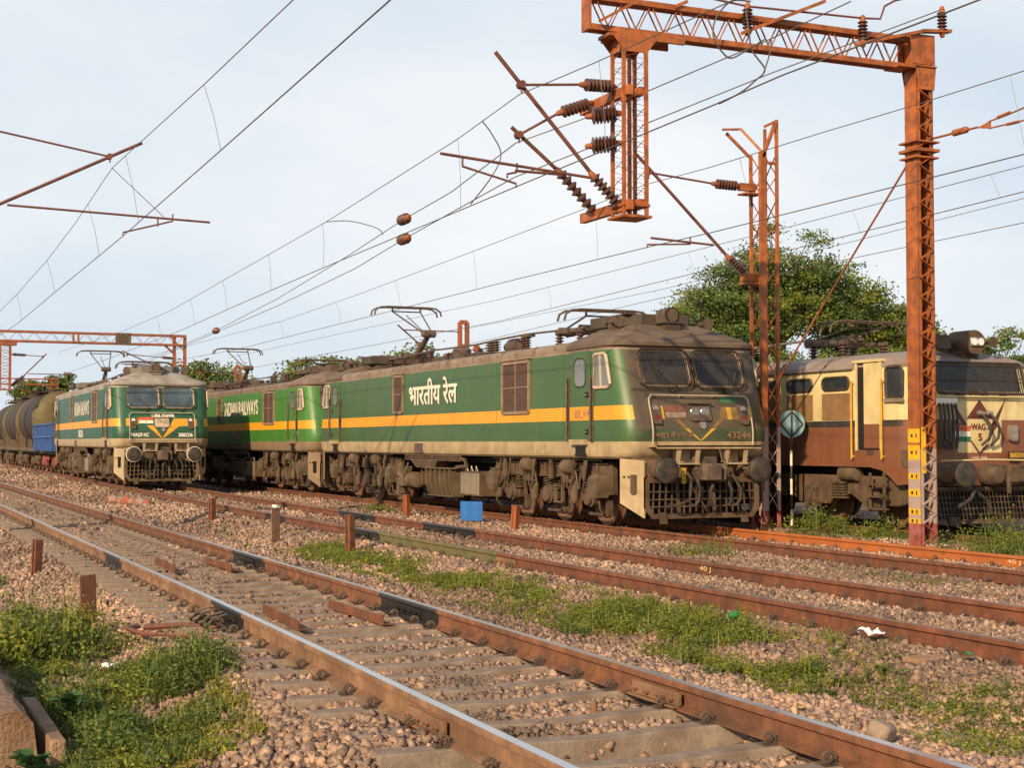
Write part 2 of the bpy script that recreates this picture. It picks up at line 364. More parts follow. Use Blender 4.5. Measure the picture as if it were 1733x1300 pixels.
for i, (x, y, ln, lb) in enumerate(((3.72,13.9,1.5,'rusty angle iron lying on the sleepers, left one near the black joint'),(4.5,14.0,1.6,'rusty angle iron with bolt holes lying near the right rail'),(3.85,20.4,1.7,'thin rusty angle iron farther along the sleepers, left one'),(4.55,20.3,1.5,'rusty angle iron farther along the sleepers, right one'))):
    b = MB(); b.box((0,0,.045),(.012,ln,.09)); b.box((.05,0,.006),(.10,ln,.012))
    if i in (1,3):
        for dy in (-.5,-.1,.35): b.lathe((.05,dy,.012),(0,0,1),[(0,.025),(.02,.025),(.021,.012),(.04,.012)],6)
    o = b.build('angle_iron', m_railmid); o.location = (x, y, -.105); o.rotation_euler = (0,0,RAD(1.5 if i % 2 else -2)); tag(o, lb, 'angle iron', 'angle irons between the nearest rails')
# stakes: cut lengths of rail and plate
for x, y, h, kind, lb in ((2.34,22.08,.52,'r','short rusty rail stub standing left of the nearest track, farther one'),(2.23,15.94,.56,'q','flat rusty plate post standing in the stones left of the nearest track'),
        (7.17,32.6,.54,'r','thin rusty stake beside the second track, farthest left of the row'),(6.94,26.26,.64,'p','flat grey-brown stake between the two nearest tracks with a white stone on top'),
        (7.14,22.49,.64,'r','bright rusty rail stake beside the green painted rail'),(12.02,33.42,.54,'o','orange stake left of the blue board'),(12.02,27.07,.52,'o','leaning orange stake right of the blue board')):
    b = MB(); z = gz(x)
    if kind in 'pq': b.box((0,0,h/2-.1),(.19,.02,h+.2)); b.box((0,.03,h/2-.1),(.03,.05,h+.18))
    else: b.box((0,0,h/2-.1),(.02,.11,h+.2)); b.box((0,-.06,h/2-.1),(.12,.022,h+.2)); b.box((0,.06,h/2-.1),(.07,.03,h+.2))
    o = b.build('marker_stake', {'p': m_railtan, 'q': m_railmid, 'r': m_railmid, 'o': m_orange2}[kind], bevel=.004); o.location = (x, y, z); o.rotation_euler = (RAD(rnd.uniform(-2,2)), RAD(5 if lb.startswith('lean') else rnd.uniform(-1.5,1.5)), RAD(25))
    tag(o, lb, 'stake', 'rusty marker stakes in the ballast')
b = MB(); b.tube([(0,0,-.1),(0,0,.085)], .022, 10); o = b.build('pipe_stub', m_railtan); o.location = (4.36, 8.55, -.14); tag(o, 'small rusty pipe stub poking from the stones between the nearest rails', 'pipe')
b = MB(); b.tube([(0,0,-.1),(0,0,.07)], .03, 10); o = b.build('pipe_stub', m_railmid); o.location = (5.05, 8.6, -.14); tag(o, 'dark pipe stub behind the nearest right rail', 'pipe')
# ---------------- lettering
def text(s, parent, org, xd, zd, w, h, m_, name='lettering', bold=.0, th=.004, shear=0):
    c = bpy.data.curves.new(name, 'FONT'); c.body = s; c.resolution_u = 3
    o = bpy.data.objects.new(name, c); m0 = bpy.data.meshes.new_from_object(o); bpy.data.objects.remove(o)
    co = np.array([v.co[:] for v in m0.vertices]); lo, hi = co.min(0), co.max(0); sz = np.maximum(hi-lo, 1e-6); fs = [tuple(p.vertices) for p in m0.polygons]
    xd, zd = Vector(xd).normalized(), Vector(zd).normalized(); nd = xd.cross(zd); b = MB()
    sh = [(0,0)] if not bold else [(0,0),(-bold,0),(bold,0),(-bold*.5,bold*.6),(bold*.5,-bold*.6)]
    for i, (dx, dz) in enumerate(sh):
        u = ((co[:,0]-lo[0])/sz[0]-.5)*w+dx; v = ((co[:,1]-lo[1])/sz[1]-.5)*h+dz
        P = np.array(org)+np.outer(u+shear*v, np.array(xd))+np.outer(v, np.array(zd))+np.array(nd)*(th+i*.0006); b.add(P.tolist(), fs)
    me_ = bpy.data.meshes.new(name); me_.from_pydata(b.v, [], b.f); me_.materials.append(m_); me_.update()
    ob = bpy.data.objects.new(name, me_); COL.objects.link(ob); ob.parent = parent
    return ob
def insulator(mb_, p, q, r, n=7, core=.45, seg=10):
    p, q = Vector(p), Vector(q); L = (q-p).length; prof = [(0, r*core*.8)]
    for k in range(n):
        t0 = L*(k+.1)/n; prof += [(t0, r*core), (t0+L*.45/n, r), (t0+L*.62/n, r*.96), (t0+L*.8/n, r*core)]
    prof.append((L, r*core*.8)); mb_.lathe(p, q-p, prof, seg)
# ---------------- shared running gear
def wheelset_mesh():
    b = MB()
    for s in (-1, 1):
        b.cur = 0; b.lathe((s*.80,0,.546),(s,0,0),[(-.02,.20),(-.02,.575),(.012,.575),(.022,.548),(.13,.54),(.13,.47),(.075,.43),(.06,.25),(.11,.2),(.14,.1)],28)
        pass
    b.cur = 0; b.lathe((-.8,0,.546),(1,0,0),[(0,.1),(1.6,.1)],12)
    o = b.build('wheelset', [m_wheel, m_steel]); me_ = o.data; bpy.data.objects.remove(o); return me_
wheel_me = wheelset_mesh()
def inst(name, me_, parent, loc, rz=0):
    o = bpy.data.objects.new(name, me_); COL.objects.link(o); o.parent = parent; o.location = loc; o.rotation_euler = (0,0,rz); return o
def spring_mesh():
    b = MB(); pts = [(.085*math.cos(k*.7), .085*math.sin(k*.7), .26*k/44) for k in range(45)]
    b.tube(pts, .02, 6); b.lathe((0,0,-.03),(0,0,1),[(0,.12),(.03,.12)],12); b.lathe((0,0,.26),(0,0,1),[(0,.12),(.03,.12)],12)
    o = b.build('coil_spring', m_d3); me_ = o.data; bpy.data.objects.remove(o); return me_
spring_me = spring_mesh()
def bogie(root, yc, khaki=0, flip=1):
    """three-axle bogie; every piece is a part of the locomotive"""
    for k in (-1, 0, 1): inst('wheelset', wheel_me, root, (0, yc+k*1.85, 0))
    for s in (-1, 1):
        b = MB(); b.cur = 0
        x = s*1.22
        prof = [(-2.75,1.22),(2.75,1.22),(2.75,.62),(2.5,.62),(2.45,.92),(1.3,.9),(1.2,.8),(.65,.8),(.55,.92),(-.55,.92),(-.65,.8),(-1.2,.8),(-1.3,.9),(-2.45,.92),(-2.5,.62),(-2.75,.62)]
        b.prism([(x-s*.06, yc+a, z) for a, z in prof], (s*.12, 0, 0))
        b.box((s*1.30, yc, 1.2),(.06,5.3,.03)); b.box((s*1.30, yc, .93),(.05,1.05,.03))
        for a in (-2.2,-1.1,.1,1.2,2.1): b.box((s*1.31, yc+a, 1.06),(.05,.04,.26))
        b.build('bogie_frame', m_d1, root, bevel=.008)
        for k in (-1, 0, 1):
            ya = yc+k*1.85; b = MB()
            b.lathe((s*1.0, ya, .56),(s,0,0),[(0,.2),(.3,.2),(.31,.165),(.37,.16),(.38,.08)],14)
            b.prism([(s*1.1, ya-.22, .44),(s*1.1, ya+.22, .44),(s*1.1, ya+.3, .72),(s*1.1, ya-.3, .72)], (s*.13,0,0))
            b.bar((s*1.22, ya+.15, .5), (s*1.22, ya+.82, .66), .07, .12); b.lathe((s*1.17, ya+.84, .66),(s,0,0),[(0,.1),(.14,.1)],10)
            b.build('axle_box', m_d1 if k else m_d3, root, bevel=.006)
            inst('coil_spring', spring_me, root, (s*1.2, ya-.22, .68)); inst('coil_spring', spring_me, root, (s*1.2, ya+.22, .68))
            b = MB(); b.lathe((s*1.36, ya+.52, .42),(0,0,1),[(0,.05),(.06,.09),(.34,.09),(.36,.06),(.6,.06),(.62,.09),(.68,.09)],10)
            b.build('damper', m_d2, root)
            b = MB(); b.box((s*1.2, ya-.62, .36),(.1,.12,.3)); b.bar((s*1.2, ya-.62,.3),(s*1.2, ya-.52,.2),.14,.06); b.bar((s*1.25, ya-.7,.24),(s*1.25, ya+.1,.24),.04,.05)
            b.bar((s*1.24, ya-.62,.5),(s*1.24, ya-.5,1.0),.05,.06); b.build('brake_rigging', m_d3, root)
        for ya, z in ((yc+.75,1.02),(yc-1.15,1.0)):
            b = MB(); b.lathe((s*1.42, ya-.24, z+.13),(0,1,0),[(0,.06),(.02,.13),(.08,.15),(.34,.15),(.36,.1),(.46,.1),(.48,.04)],14); b.tube([(s*1.42,ya-.25,z+.1),(s*1.44,ya-.4,z),(s*1.4,ya-.42,z-.3)],.02)
            b.build('brake_cylinder', m_d2, root)
        for ya in (yc-2.45, yc+2.45):
            b = MB(); w = .36
            b.frustum((s*1.40, ya, .56),(.24,w*.75),(.32,w),.14); b.frustum((s*1.40, ya, .70),(.32,w),(.32,w),.22); b.frustum((s*1.40, ya, .92),(.32,w),(.20,w*.6),.09)
            b.bar((s*1.44,ya-.12,1.015),(s*1.44,ya+.14,1.045),.12,.02); b.tube([(s*1.4,ya,.52),(s*1.36,ya+.05,.35),(s*1.2,ya+.12*flip,.2)],.028)
            b.build('sand_box', m_d2, root, bevel=.006)
        b = MB()
        for a in (-2.05,-1.5,.3,1.55,2.05):
            b.tube([(s*1.45, yc+a, 1.32),(s*1.47, yc+a+.05, .95),(s*1.46, yc+a+.18, .68),(s*1.45, yc+a+.34, .72),(s*1.42, yc+a+.36, .98)], .02, 6)
        b.tube([(s*1.42,yc-2.6,1.27),(s*1.42,yc+2.6,1.27)],.018)
        b.build('air_hose', m_d3, root)
        b = MB()
        for a in (-1.9,-.35,.45,1.95):
            b.lathe((s*1.4, yc+a, .86),(0,0,1),[(0,.03),(.02,.07),(.3,.07),(.31,.05),(.5,.05)],10)
        b.build('damper', m_d1, root)
        b = MB(); b.box((s*1.36,yc-.62,.74),(.08,.34,.03)); b.box((s*1.36,yc-.62,.42),(.08,.34,.03))
        for a in (-.78,-.47): b.box((s*1.36,yc+a,.58),(.05,.05,.32))
        b.build('foot_step', m_d2, root)
def pantograph(root, yb, up, zb, dirn=1, z_head=5.4):
    """half-arm pantograph; the pieces ride on the locomotive"""
    b = MB(); b.bar((-.55,yb-.5,zb+.34),(-.55,yb+.6,zb+.34),.06); b.bar((.55,yb-.5,zb+.34),(.55,yb+.6,zb+.34),.06); b.bar((-.6,yb,zb+.34),(.6,yb,zb+.34),.08); b.bar((-.6,yb+.55,zb+.34),(.6,yb+.55,zb+.34),.05)
    b.lathe((-.3,yb,zb+.4),(1,0,0),[(0,.09),(.6,.09)],10)
    b.build('pantograph_base', m_iron, root)
    for sx in (-.5,.5):
        for dy in (-.45,.55):
            q = MB(); insulator(q,(sx,yb+dy,zb),(sx,yb+dy,zb+.32),.10,5); q.build('support_insulator', m_ins, root)
    if up:
        kn = (0,yb-1.05*dirn,zb+.95); hd = (0,yb+.75*dirn,z_head-.12)
    else:
        kn = (0,yb-1.25*dirn,zb+.42); hd = (0,yb+.55*dirn,zb+.62)
    b = MB(); b.tube([(0,yb,zb+.4),kn],[.075,.055],8); b.tube([(.2,yb+.3*dirn,zb+.4),(kn[0]+.05,kn[1]+.1,kn[2]-.1)],.02); b.lathe((-.2,kn[1],kn[2]),(1,0,0),[(0,.07),(.03,.1),(.37,.1),(.4,.07)],10); b.build('lower_arm', m_iron, root)
    b = MB()
    for sx in (-1,1): b.tube([(sx*.12,kn[1],kn[2]),(sx*.42,hd[1],hd[2])],.022)
    b.tube([(0,kn[1],kn[2]-.08),(0,hd[1],hd[2]-.1)],.014); b.tube([(-.42,hd[1],hd[2]),(.42,hd[1],hd[2])],.02); b.build('upper_arm', m_iron, root)
    b = MB()
    for dy in (-.16,.16):
        z = hd[2]+.12; b.tube([(-1.0,hd[1]+dy,z-.24),(-.96,hd[1]+dy,z-.1),(-.82,hd[1]+dy,z-.02),(-.6,hd[1]+dy,z),(.6,hd[1]+dy,z),(.82,hd[1]+dy,z-.02),(.96,hd[1]+dy,z-.1),(1.0,hd[1]+dy,z-.24)],.026)
    for sx in (-.42,.42):
        b.bar((sx,hd[1]-.16,hd[2]+.12),(sx,hd[1]+.16,hd[2]+.12),.03); b.bar((sx,hd[1],hd[2]),(sx,hd[1],hd[2]+.12),.04)
    b.build('collector_head', m_iron, root)
# ---------------- the three green locomotives
FYT = [(1.30,.70),(1.34,.62),(1.42,.56),(1.62,.50),(1.85,.50),(2.02,.54),(2.28,.635),(2.46,.69),(2.62,.75),(3.32,1.02),(3.40,1.05),(3.6,1.1)]
def fy(z): return interp(z, FYT)
LL = 20.4
def clipz(pol, z0, sg):
    o = []
    for i, (xa, za) in enumerate(pol):
        xb, zb = pol[(i+1) % len(pol)]; ia, ib = sg*(za-z0) >= -1e-9, sg*(zb-z0) >= -1e-9
        if ia: o.append((xa, za))
        if ia != ib and abs(zb-za) > 1e-9: o.append((xa+(xb-xa)*(z0-za)/(zb-za), z0))
    return o
def green_loco(label, loc, rz, S):
    root = thing('locomotive', label, 'locomotive', loc, rz, 'electric locomotives')
    G, Y_, CR, RF, FR, FL = S['green'], S['yellow'], S['sill'], S['roof'], S['front'], S['frontlow']
    # body shell
    def ring(z, hw, r, d=0):
        f = fy(z)+d; p = []; n = 7
        for k in range(n+1):
            a = math.pi+math.pi/2*k/n; p.append((-hw+r+r*math.cos(a), f+r+r*math.sin(a), z))
        for k in range(1, 6): p.append((-hw+r+(2*hw-2*r)*k/6, f, z))
        for k in range(n+1):
            a = 1.5*math.pi+math.pi/2*k/n; p.append((hw-r+r*math.cos(a), f+r+r*math.sin(a), z))
        return p+[(x, LL-y, z) for x, y, z in reversed(p)]
    lv = [(1.30,1.50,.40),(1.34,1.55,.42),(1.42,1.575,.42),(1.62,1.575,.42),(1.85,1.575,.42),(2.02,1.575,.42),(2.28,1.575,.42),(2.46,1.575,.42),(2.62,1.575,.42),(2.97,1.575,.42),(3.32,1.575,.42),(3.38,1.575,.42)]
    rings = [ring(*q) for q in lv]; nf = 22
    def mf(i, k):
        z = (lv[i][0]+lv[i+1][0])/2; kk = k if k < nf-1 else (2*nf-2-k)
        front = 5 <= kk <= 15
        if z < 1.62: return 2
        if z > 3.32: return 5
        if front: return 4 if z < 1.85 else 3
        if 2.02 < z < 2.28: return 1
        return 0
    MB().loft(rings, True, True, True, mf).build('body_shell', [G, Y_, CR, FR, FL, RF], root, ang=30)
    b = MB()
    for y in (3.05,6.35,8.9,12.1,15.3,17.3):
        for sx in (-1,1): b.box((sx*1.5765,y,2.5),(.004,.010,1.66))
    o = b.build('panel_seam', G, root, smooth=False); 
    b = MB()
    for k in range(34):
        b.lathe((-1.576,3.3+k*.41,1.66),(-1,0,0),[(0,.012),(.005,.009)],6)
    b.build('rivet_row', G, root)
    # roof
    b = MB(); prof = [(-1.575,3.37),(-1.585,3.42),(-1.56,3.50),(-1.45,3.555),(-1.2,3.58),(0,3.61),(1.2,3.58),(1.45,3.555),(1.56,3.50),(1.585,3.42),(1.575,3.37)]
    b.loft([[(x, y, z) for x, z in prof] for y in (2.86, LL-2.86)], False)
    for k in range(1, 9):
        y = 2.86+(LL-5.72)*k/9; b.loft([[(x*1.004, y+d, z+.012) for x, z in prof] for d in (-.05,.05)], False)
    for k in range(15): b.box((-1.59, 3.4+.97*k, 3.455),(.02,.09,.03))
    b.build('roof', RF, root, ang=30)
    for e in (0, 1):
        def mir(p): return p if not e else (p[0], LL-p[1], p[2])
        def U(z, f, hw, r, yb=2.9):
            p = [(-hw, yb, z)]
            for k in range(7):
                a = math.pi+math.pi/2*k/6; p.append((-hw+r+r*math.cos(a), f+r+r*math.sin(a), z))
            for k in range(7):
                a = 1.5*math.pi+math.pi/2*k/6; p.append((hw-r+r*math.cos(a), f+r+r*math.sin(a), z))
            return [mir(q) for q in p+[(hw, yb, z)]]
        b = MB(); b.loft([U(3.365,1.035,1.575,.42),U(3.40,.96,1.60,.42),U(3.46,.95,1.60,.42),U(3.53,1.02,1.54,.4),U(3.80,1.58,.86,.22),U(3.85,1.72,.74,.12)], True, True, True)
        b.build('cab_roof', S['cabroof'], root, ang=28, recalc=True)
        b = MB(); b.prism([mir(q) for q in ((-.5,1.86,3.84),(.55,1.86,3.84),(.86,2.35,3.84),(.86,3.3,3.84),(-.86,3.3,3.84),(-.86,2.45,3.84))], (0,0,.22)); b.box(mir((0,2.6,4.07)),(1.5,1.2,.02)); b.build('roof_duct', S['hump'], root, bevel=.02, recalc=True)
        b = MB(); b.frustum(mir((-.06,1.62,3.60)),(.3,.34),(.34,.42),.27); b.box(mir((-.06,1.62,3.88)),(.46,.5,.03))
        o = b.build('lamp_pedestal', S['hump'], root)
        b = MB(); b.lathe(mir((-.06,1.42,4.02)),(0,1 if not e else -1,0),[(0,.15),(.0,.13),(.05,.12),(.05,.15),(.42,.15)],14); b.box(mir((-.06,1.63,3.95)),(.3,.4,.1)); b.build('lamp_hood', m_iron, root)
        b = MB(); b.lathe(mir((-.06,1.43,4.02)),(0,1 if not e else -1,0),[(0,.12),(.01,.12)],14); b.build('marker_lamp', m_dark, root)  # no lamp: near-black disc, the dark inside of the hood put into its colour
        for sx in (-1, 1):
            b = MB(); b.lathe(mir((sx*.98,1.85,3.92)),(0,1 if not e else -1,0),[(0,.12),(.06,.085),(.2,.05),(.45,.035),(.5,.06),(.55,.05)],12); b.box(mir((sx*.95,2.2,3.82)),(.1,.1,.2)); b.build('horn', m_iron, root)
        if e: pass
        # side doors, cab windows, both sides
        for sx in (-1, 1):
            X = sx*1.578
            def P(y, z, d=0): return mir((X+sx*d, y, z))
            b = MB(); b.prism([P(y, z, -.004) for y, z in rrect(1.86,1.66,2.74,3.34,.09)], (sx*.016,0,0)); b.cur = 1
            b.prism([P(y, z, .004) for y, z in ((1.86,2.02),(2.74,2.02),(2.74,2.28),(1.86,2.28))], (sx*.010,0,0))
            d = b.build('cab_door', [G, Y_], root, smooth=False, recalc=True)
            b = MB(); b.prism([P(y, z, .010) for y, z in rrect(2.06,2.66,2.54,3.20,.14)], (sx*.006,0,0)); b.build('door_window', S['glass'], d, recalc=True)
            b = MB(); b.tube([P(y, z, .016) for y, z in rrect(2.06,2.66,2.54,3.20,.14)], .014, 6, True); b.cur = 1
            for z in (2.50,1.80): b.box(P(2.0,z,.014),(.012,.16,.10)); 
            b.build('door_fitting', [m_black, m_dark], d)
            b = MB()
            for z in (2.5,1.8): b.bar(P(2.08,z,.03),P(1.95,z+.0,.03),.02)
            b.build('door_handle', m_steel, d)
            b = MB()
            for y in (1.80,2.80): b.tube([P(y,1.62,.05),P(y,2.85,.05)],.02); b.box(P(y,2.84,.03),(.06,.03,.03)); b.box(P(y,1.7,.03),(.06,.03,.03)); b.box(P(y,2.2,-.004),(.02,.09,1.2))
            b.build('handrail', S['rail'], root)
            b = MB(); b.prism([P(y, z, .0) for y, z in ((1.98,1.56),(2.62,1.56),(2.62,1.66),(1.98,1.66))], (sx*.10,0,0)); b.cur = 1; b.box(P(2.3,1.44,-.012),(.04,.42,.16)); b.box(P(2.3,1.36,.0),(.05,.46,.025)); b.build('door_step', [CR, m_dark], root)
            wp = [(1.72,2.66),(1.66,2.62),(1.12,2.62),(1.06,2.68),(1.22,3.20),(1.30,3.25),(1.66,3.25),(1.72,3.20)]
            b = MB(); b.prism([P(y, z, -.004) for y, z in wp], (sx*.012,0,0)); w = b.build('cab_side_window', S['glass'], root, smooth=False, recalc=True)
            b = MB(); b.tube([P(y, z, .012) for y, z in wp], .033, 6, True); b.bar(P(1.42,2.63,.014),P(1.46,3.24,.014),.03,.05); b.build('window_frame', S['frame'], w)
            b = MB(); b.prism([mir(q) for q in ((sx*1.5,.86,1.31),(sx*1.5,.86,.50),(sx*1.24,.44,.24),(sx*1.24,.44,1.28))], (-sx*.03,0,0))
            o = b.build('skirt_plate', CR, root, smooth=False, recalc=True)
            b = MB()
            for y in (.62,.70,.78): b.box(mir((sx*(1.5-(.86-y)*.62)+sx*.006,y,.98)),(.03,.035,.035))
            b.box(mir((sx*1.36,.6,.85)),(.09,.09,.34)); b.build('skirt_fitting', m_dark if not S.get('khfit') else m_d2, o)
        # front (only the leading end carries the fine fittings)
        if not e:
            for sx in (-1, 1):
                x0, x1 = (-1.06,-.09) if sx < 0 else (.09,1.06)
                loop = rrect(x0,2.66,x1,3.29,.13)
                w_ = MB(); w_.prism([(x, fy(z)-.012, z) for x, z in loop], (0,.03,.01)); wo = w_.build('windscreen', S['wglass'], root, smooth=False, recalc=True)
                b = MB(); b.tube([(x, fy(z)-.02, z) for x, z in rrect(x0-.02,2.64,x1+.02,3.31,.15)], .030, 6, True); b.build('window_frame', S['gasket'], wo)
                b = MB(); b.tube([(x, fy(z)-.075, z) for x, z in rrect(x0-.06,2.61,x1+.05,3.33,.14)], .014, 6, True)
                for k in range(18):
                    x = x0+.0+(x1-x0)*(k+.5)/18; b.bar((x, fy(2.64)-.07, 2.63),(x, fy(3.3)-.07, 3.31),.009)
                for z in (2.70,3.17): b.bar((x0-.06, fy(z)-.085, z),(x1+.05, fy(z)-.085, z),.016)
                for z in (2.68,3.14):
                    for x in (x0-.05,x1+.04): b.bar((x,fy(z)-.09,z),(x,fy(z)+.02,z),.03)
                b.build('window_guard', m_guard, root)
                xa = x0+.55; b = MB(); b.tube([(xa,fy(2.58)-.05,2.57),(xa+.1,fy(2.6)-.11,2.62),(xa+(.32 if sx > 0 else -.30)*S.get('wip',1),fy(3.0)-.11,3.0)],.012); b.lathe((xa,fy(2.57)-.1,2.56),(0,1,0),[(0,.035),(.12,.045)],8); b.build('wiper', m_black, root)
                # marker lamps
                xm = sx*.93; b = MB(); b.prism([(xm+x, fy(z)-.07, z) for x, z in rrect(-.085,1.94,.085,2.32,.05)], (0,.09,0)); b.build('marker_lamp', m_iron, root, recalc=True)
                b = MB(); b.lathe((xm,fy(2.22)-.075,2.22),(0,1,0),[(0,.05),(.0,.062),(.02,.062)],12); b.build('lamp_lens', S['mlens'], root)
                b = MB(); b.lathe((xm,fy(2.05)-.075,2.05),(0,1,0),[(0,.05),(.0,.062),(.02,.062)],12); b.build('tail_lens', S['tlens'], root)
            b = MB(); hl = rrect(-.23,2.0,.23,2.31,.06)
            b.prism([(x, fy(z)-.05, z) for x, z in hl], (0,.08,0)); b.box((0,fy(2.32)-.07,2.325),(.5,.09,.02)); h = b.build('headlamp_housing', S['hbox'], root, recalc=True)
            for sx in (-1, 1):
                b = MB(); b.lathe((sx*.105,fy(2.16)-.065,2.16),(0,1,0),[(0,.05),(.0,.088),(.012,.10),(.03,.10)],16); b.build('headlamp_lens', S['hlens'], h)
            b = MB(); b.prism([(x, fy(z)-.03, z) for x, z in ((-.02,1.88),(.06,1.84),(.10,1.90),(.10,1.98),(-.02,1.98))], (0,.04,0)); b.build('emblem', S['emblem'], root, recalc=True)
            # stripes and patches painted on the front, a few mm thick
            for pol, m_, nm in S['decals']:
                b = MB()
                for lo, hi in ((1.3,1.85),(1.85,2.02),(2.02,2.28),(2.28,2.46),(2.46,2.62)):
                    pc = clipz(clipz(pol, lo, 1), hi, -1)
                    if len(pc) > 2: b.prism([(x, fy(z)-.006, z) for x, z in pc], (0,.009,0))
                b.build(nm, m_, root, smooth=False, recalc=True)
            # handrail frame and platform
            path = [(-1.06,1.56),(-1.06,2.40),(-1.0,2.47),(1.0,2.47),(1.06,2.40),(1.06,1.56)]
            pp = []
            for (xa, za), (xb, zb) in zip(path[:-1], path[1:]):
                for k in range(6): t = k/6; pp.append((xa+(xb-xa)*t, fy(za+(zb-za)*t)-.09, za+(zb-za)*t))
            pp.append((1.06, fy(1.56)-.09, 1.56)); b = MB(); b.tube(pp, .0125, 6)
            for x in (-.95,-.35,.35,.95): b.bar((x,fy(2.47)-.09,2.47),(x,fy(2.47)+.02,2.44),.025)
            b.build('front_handrail', S['hand'], root)
            b = MB(); b.box((0,.36,1.535),(2.2,.34,.03)); b.box((0,.2,1.52),(2.2,.02,.06))
            for x in (-.62,-.22,.40,.80):
                b.prism([(x-.045,.22,1.52),(x+.045,.22,1.52),(x+.03,.30,1.12),(x-.03,.30,1.12)],(0,.03,0))
            for x in (-.42,.60): b.box((x,.27,1.22),(.44,.12,.03)); b.box((x,.5,1.37),(.36,.02,.26))
            b.build('front_step', S['step'], root)
        # headstock, buffers, coupler, cowcatcher
        b = MB(); b.box(mir((0,.66,1.12)),(2.7,.1,.42)); b.build('headstock', m_d1, root, bevel=.01)
        for sx in (-1, 1):
            dv = (0,1 if not e else -1,0)
            b = MB(); b.lathe(mir((sx*.98,.16,1.105)),dv,[(0,.125),(.02,.15),(.28,.155),(.30,.20),(.46,.21)],18); b.box(mir((sx*.98,.6,1.105)),(.46,.05,.44)); bo = b.build('buffer', S['bufm'], root)
            b = MB(); b.lathe(mir((sx*.98,0,1.105)),dv,[(0,.16),(.012,.215),(.03,.235),(.075,.24),(.085,.22),(.09,.1),(.17,.1)],22); b.build('buffer_head', m_black, bo)
            if S.get('ring'):
                b = MB(); b.tube([(sx*.98+.238*math.cos(a*.3),.05 if not e else LL-.05,1.105+.238*math.sin(a*.3)) for a in range(21)],.018,6,True); b.build('buffer_rim', m_white, bo)
        b = MB(); b.box(mir((.0,.3,1.06)),(.24,.62,.28)); b.prism([mir((x,y,.92)) for x, y in ((-.2,.12),(-.05,.02),(.02,.16),(.12,.2),(.26,.06),(.24,.34),(-.2,.4))],(0,0,.3)); b.tube([mir((.2,.1,1.25)),mir((.2,.2,1.5))],.015); b.box(mir((.0,.45,1.28)),(.5,.2,.14)); b.build('coupler', m_iron, root, bevel=.012, recalc=True)
        b = MB(); b.prism([mir(q) for q in ((-.86,.28,1.14),(-.46,.28,1.14),(-.46,.28,.86),(-.54,.28,.86),(-.54,.28,1.04),(-.86,.28,1.04))], (0,.03,0))
        if S.get('ybr') and not e:
            yb = b.build('lamp_bracket', S['ybr'], root, smooth=False, recalc=True)
            q = MB()
            for z in (.92,1.0,1.08): q.lathe((-.5,.276,z),(0,1,0),[(0,.014),(.01,.014)],8)
            q.build('bolt_hole', m_dark, yb)
        b = MB()
        for x0_, x1_, x2_ in ((-.42,-.45,-.75),(-.3,-.25,-.32),(.32,.42,.40),(.5,.62,.55),(.1,-.02,.05)):
            b.tube([mir(q) for q in ((x0_,.3,1.05),(x0_+.02,.18,.95),(x1_,.14,.75),(x1_,.16,.56),(x2_,.2,.46),(x2_-.08,.22,.50))], .03, 8)
        b.build('brake_hose', m_black, root)
        b = MB(); o2 = [(-1.24,1.0),(-1.24,.42),(-1.06,.22),(1.06,.22),(1.24,.42),(1.24,1.0)]; i2 = [(-1.12,.86),(-1.12,.44),(-1.02,.31),(1.02,.31),(1.12,.44),(1.12,.86)]
        for k in range(5):
            b.prism([mir((o2[k][0],.44,o2[k][1])),mir((o2[k+1][0],.44,o2[k+1][1])),mir((i2[k+1][0],.44,i2[k+1][1])),mir((i2[k][0],.44,i2[k][1]))],(0,.03,0))
        b.box(mir((0,.47,.92)),(2.3,.05,.10))
        for x in (-.86,.86): b.prism([mir((x-.06,.41,.34)),mir((x+.06,.41,.34)),mir((x+.1,.41,.13)),mir((x-.06,.41,.13))],(0,.02,0))
        for z in (.44,.57,.71): b.bar(mir((-1.14,.46,z)),mir((1.14,.46,z)),.018,.022)
        for k in range(17):
            x = -1.04+2.08*k/16; b.bar(mir((x,.475,.30)),mir((x*.97,.475,.9)),.03,.012,up=(0,1,0))
        b.bar(mir((-.5,.46,.3)),mir((-.55,.46,.9)),.07,.02); b.bar(mir((-.3,.45,.88)),mir((.12,.45,.3)),.05,.02); b.bar(mir((.2,.45,.88)),mir((.25,.45,.3)),.06,.03)
        b.build('cowcatcher', S['cow'], root, recalc=True)
    # side grilles
    for sx in (-1, 1):
        for y0, y1, z0, z1, nb in ((4.64,6.0,2.22,3.27,2),(12.33,13.03,2.36,3.28,1),(LL-6.0,LL-4.64,2.22,3.27,2)) if sx < 0 else ((4.64,6.0,2.22,3.27,2),):
            if y0 > 14: continue
            b = MB(); b.prism([(sx*1.577,y,z) for y, z in ((y0,z0),(y1,z0),(y1,z1),(y0,z1))],(sx*.010,0,0))
            g = b.build('side_grille', S['mesh'], root, smooth=False, recalc=True); b = MB()
            for a, c in (((y0,z0),(y1,z0)),((y1,z0),(y1,z1)),((y1,z1),(y0,z1)),((y0,z1),(y0,z0))): b.bar((sx*1.59,a[0],a[1]),(sx*1.59,c[0],c[1]),.05,.06)
            if nb == 2: b.bar((sx*1.592,(y0+y1)/2,z0),(sx*1.592,(y0+y1)/2,z1),.02)
            b.bar((sx*1.592,y0,(z0+z1)/2),(sx*1.592,y1,(z0+z1)/2),.02)
            b.box((sx*1.60,(y0+y1)/2,z1+.06),(.06,y1-y0+.2,.02))
            b.build('grille_frame', S['gframe'], g)
    # underfloor
    bogie(root, 4.32, flip=1); bogie(root, LL-4.32, flip=-1)
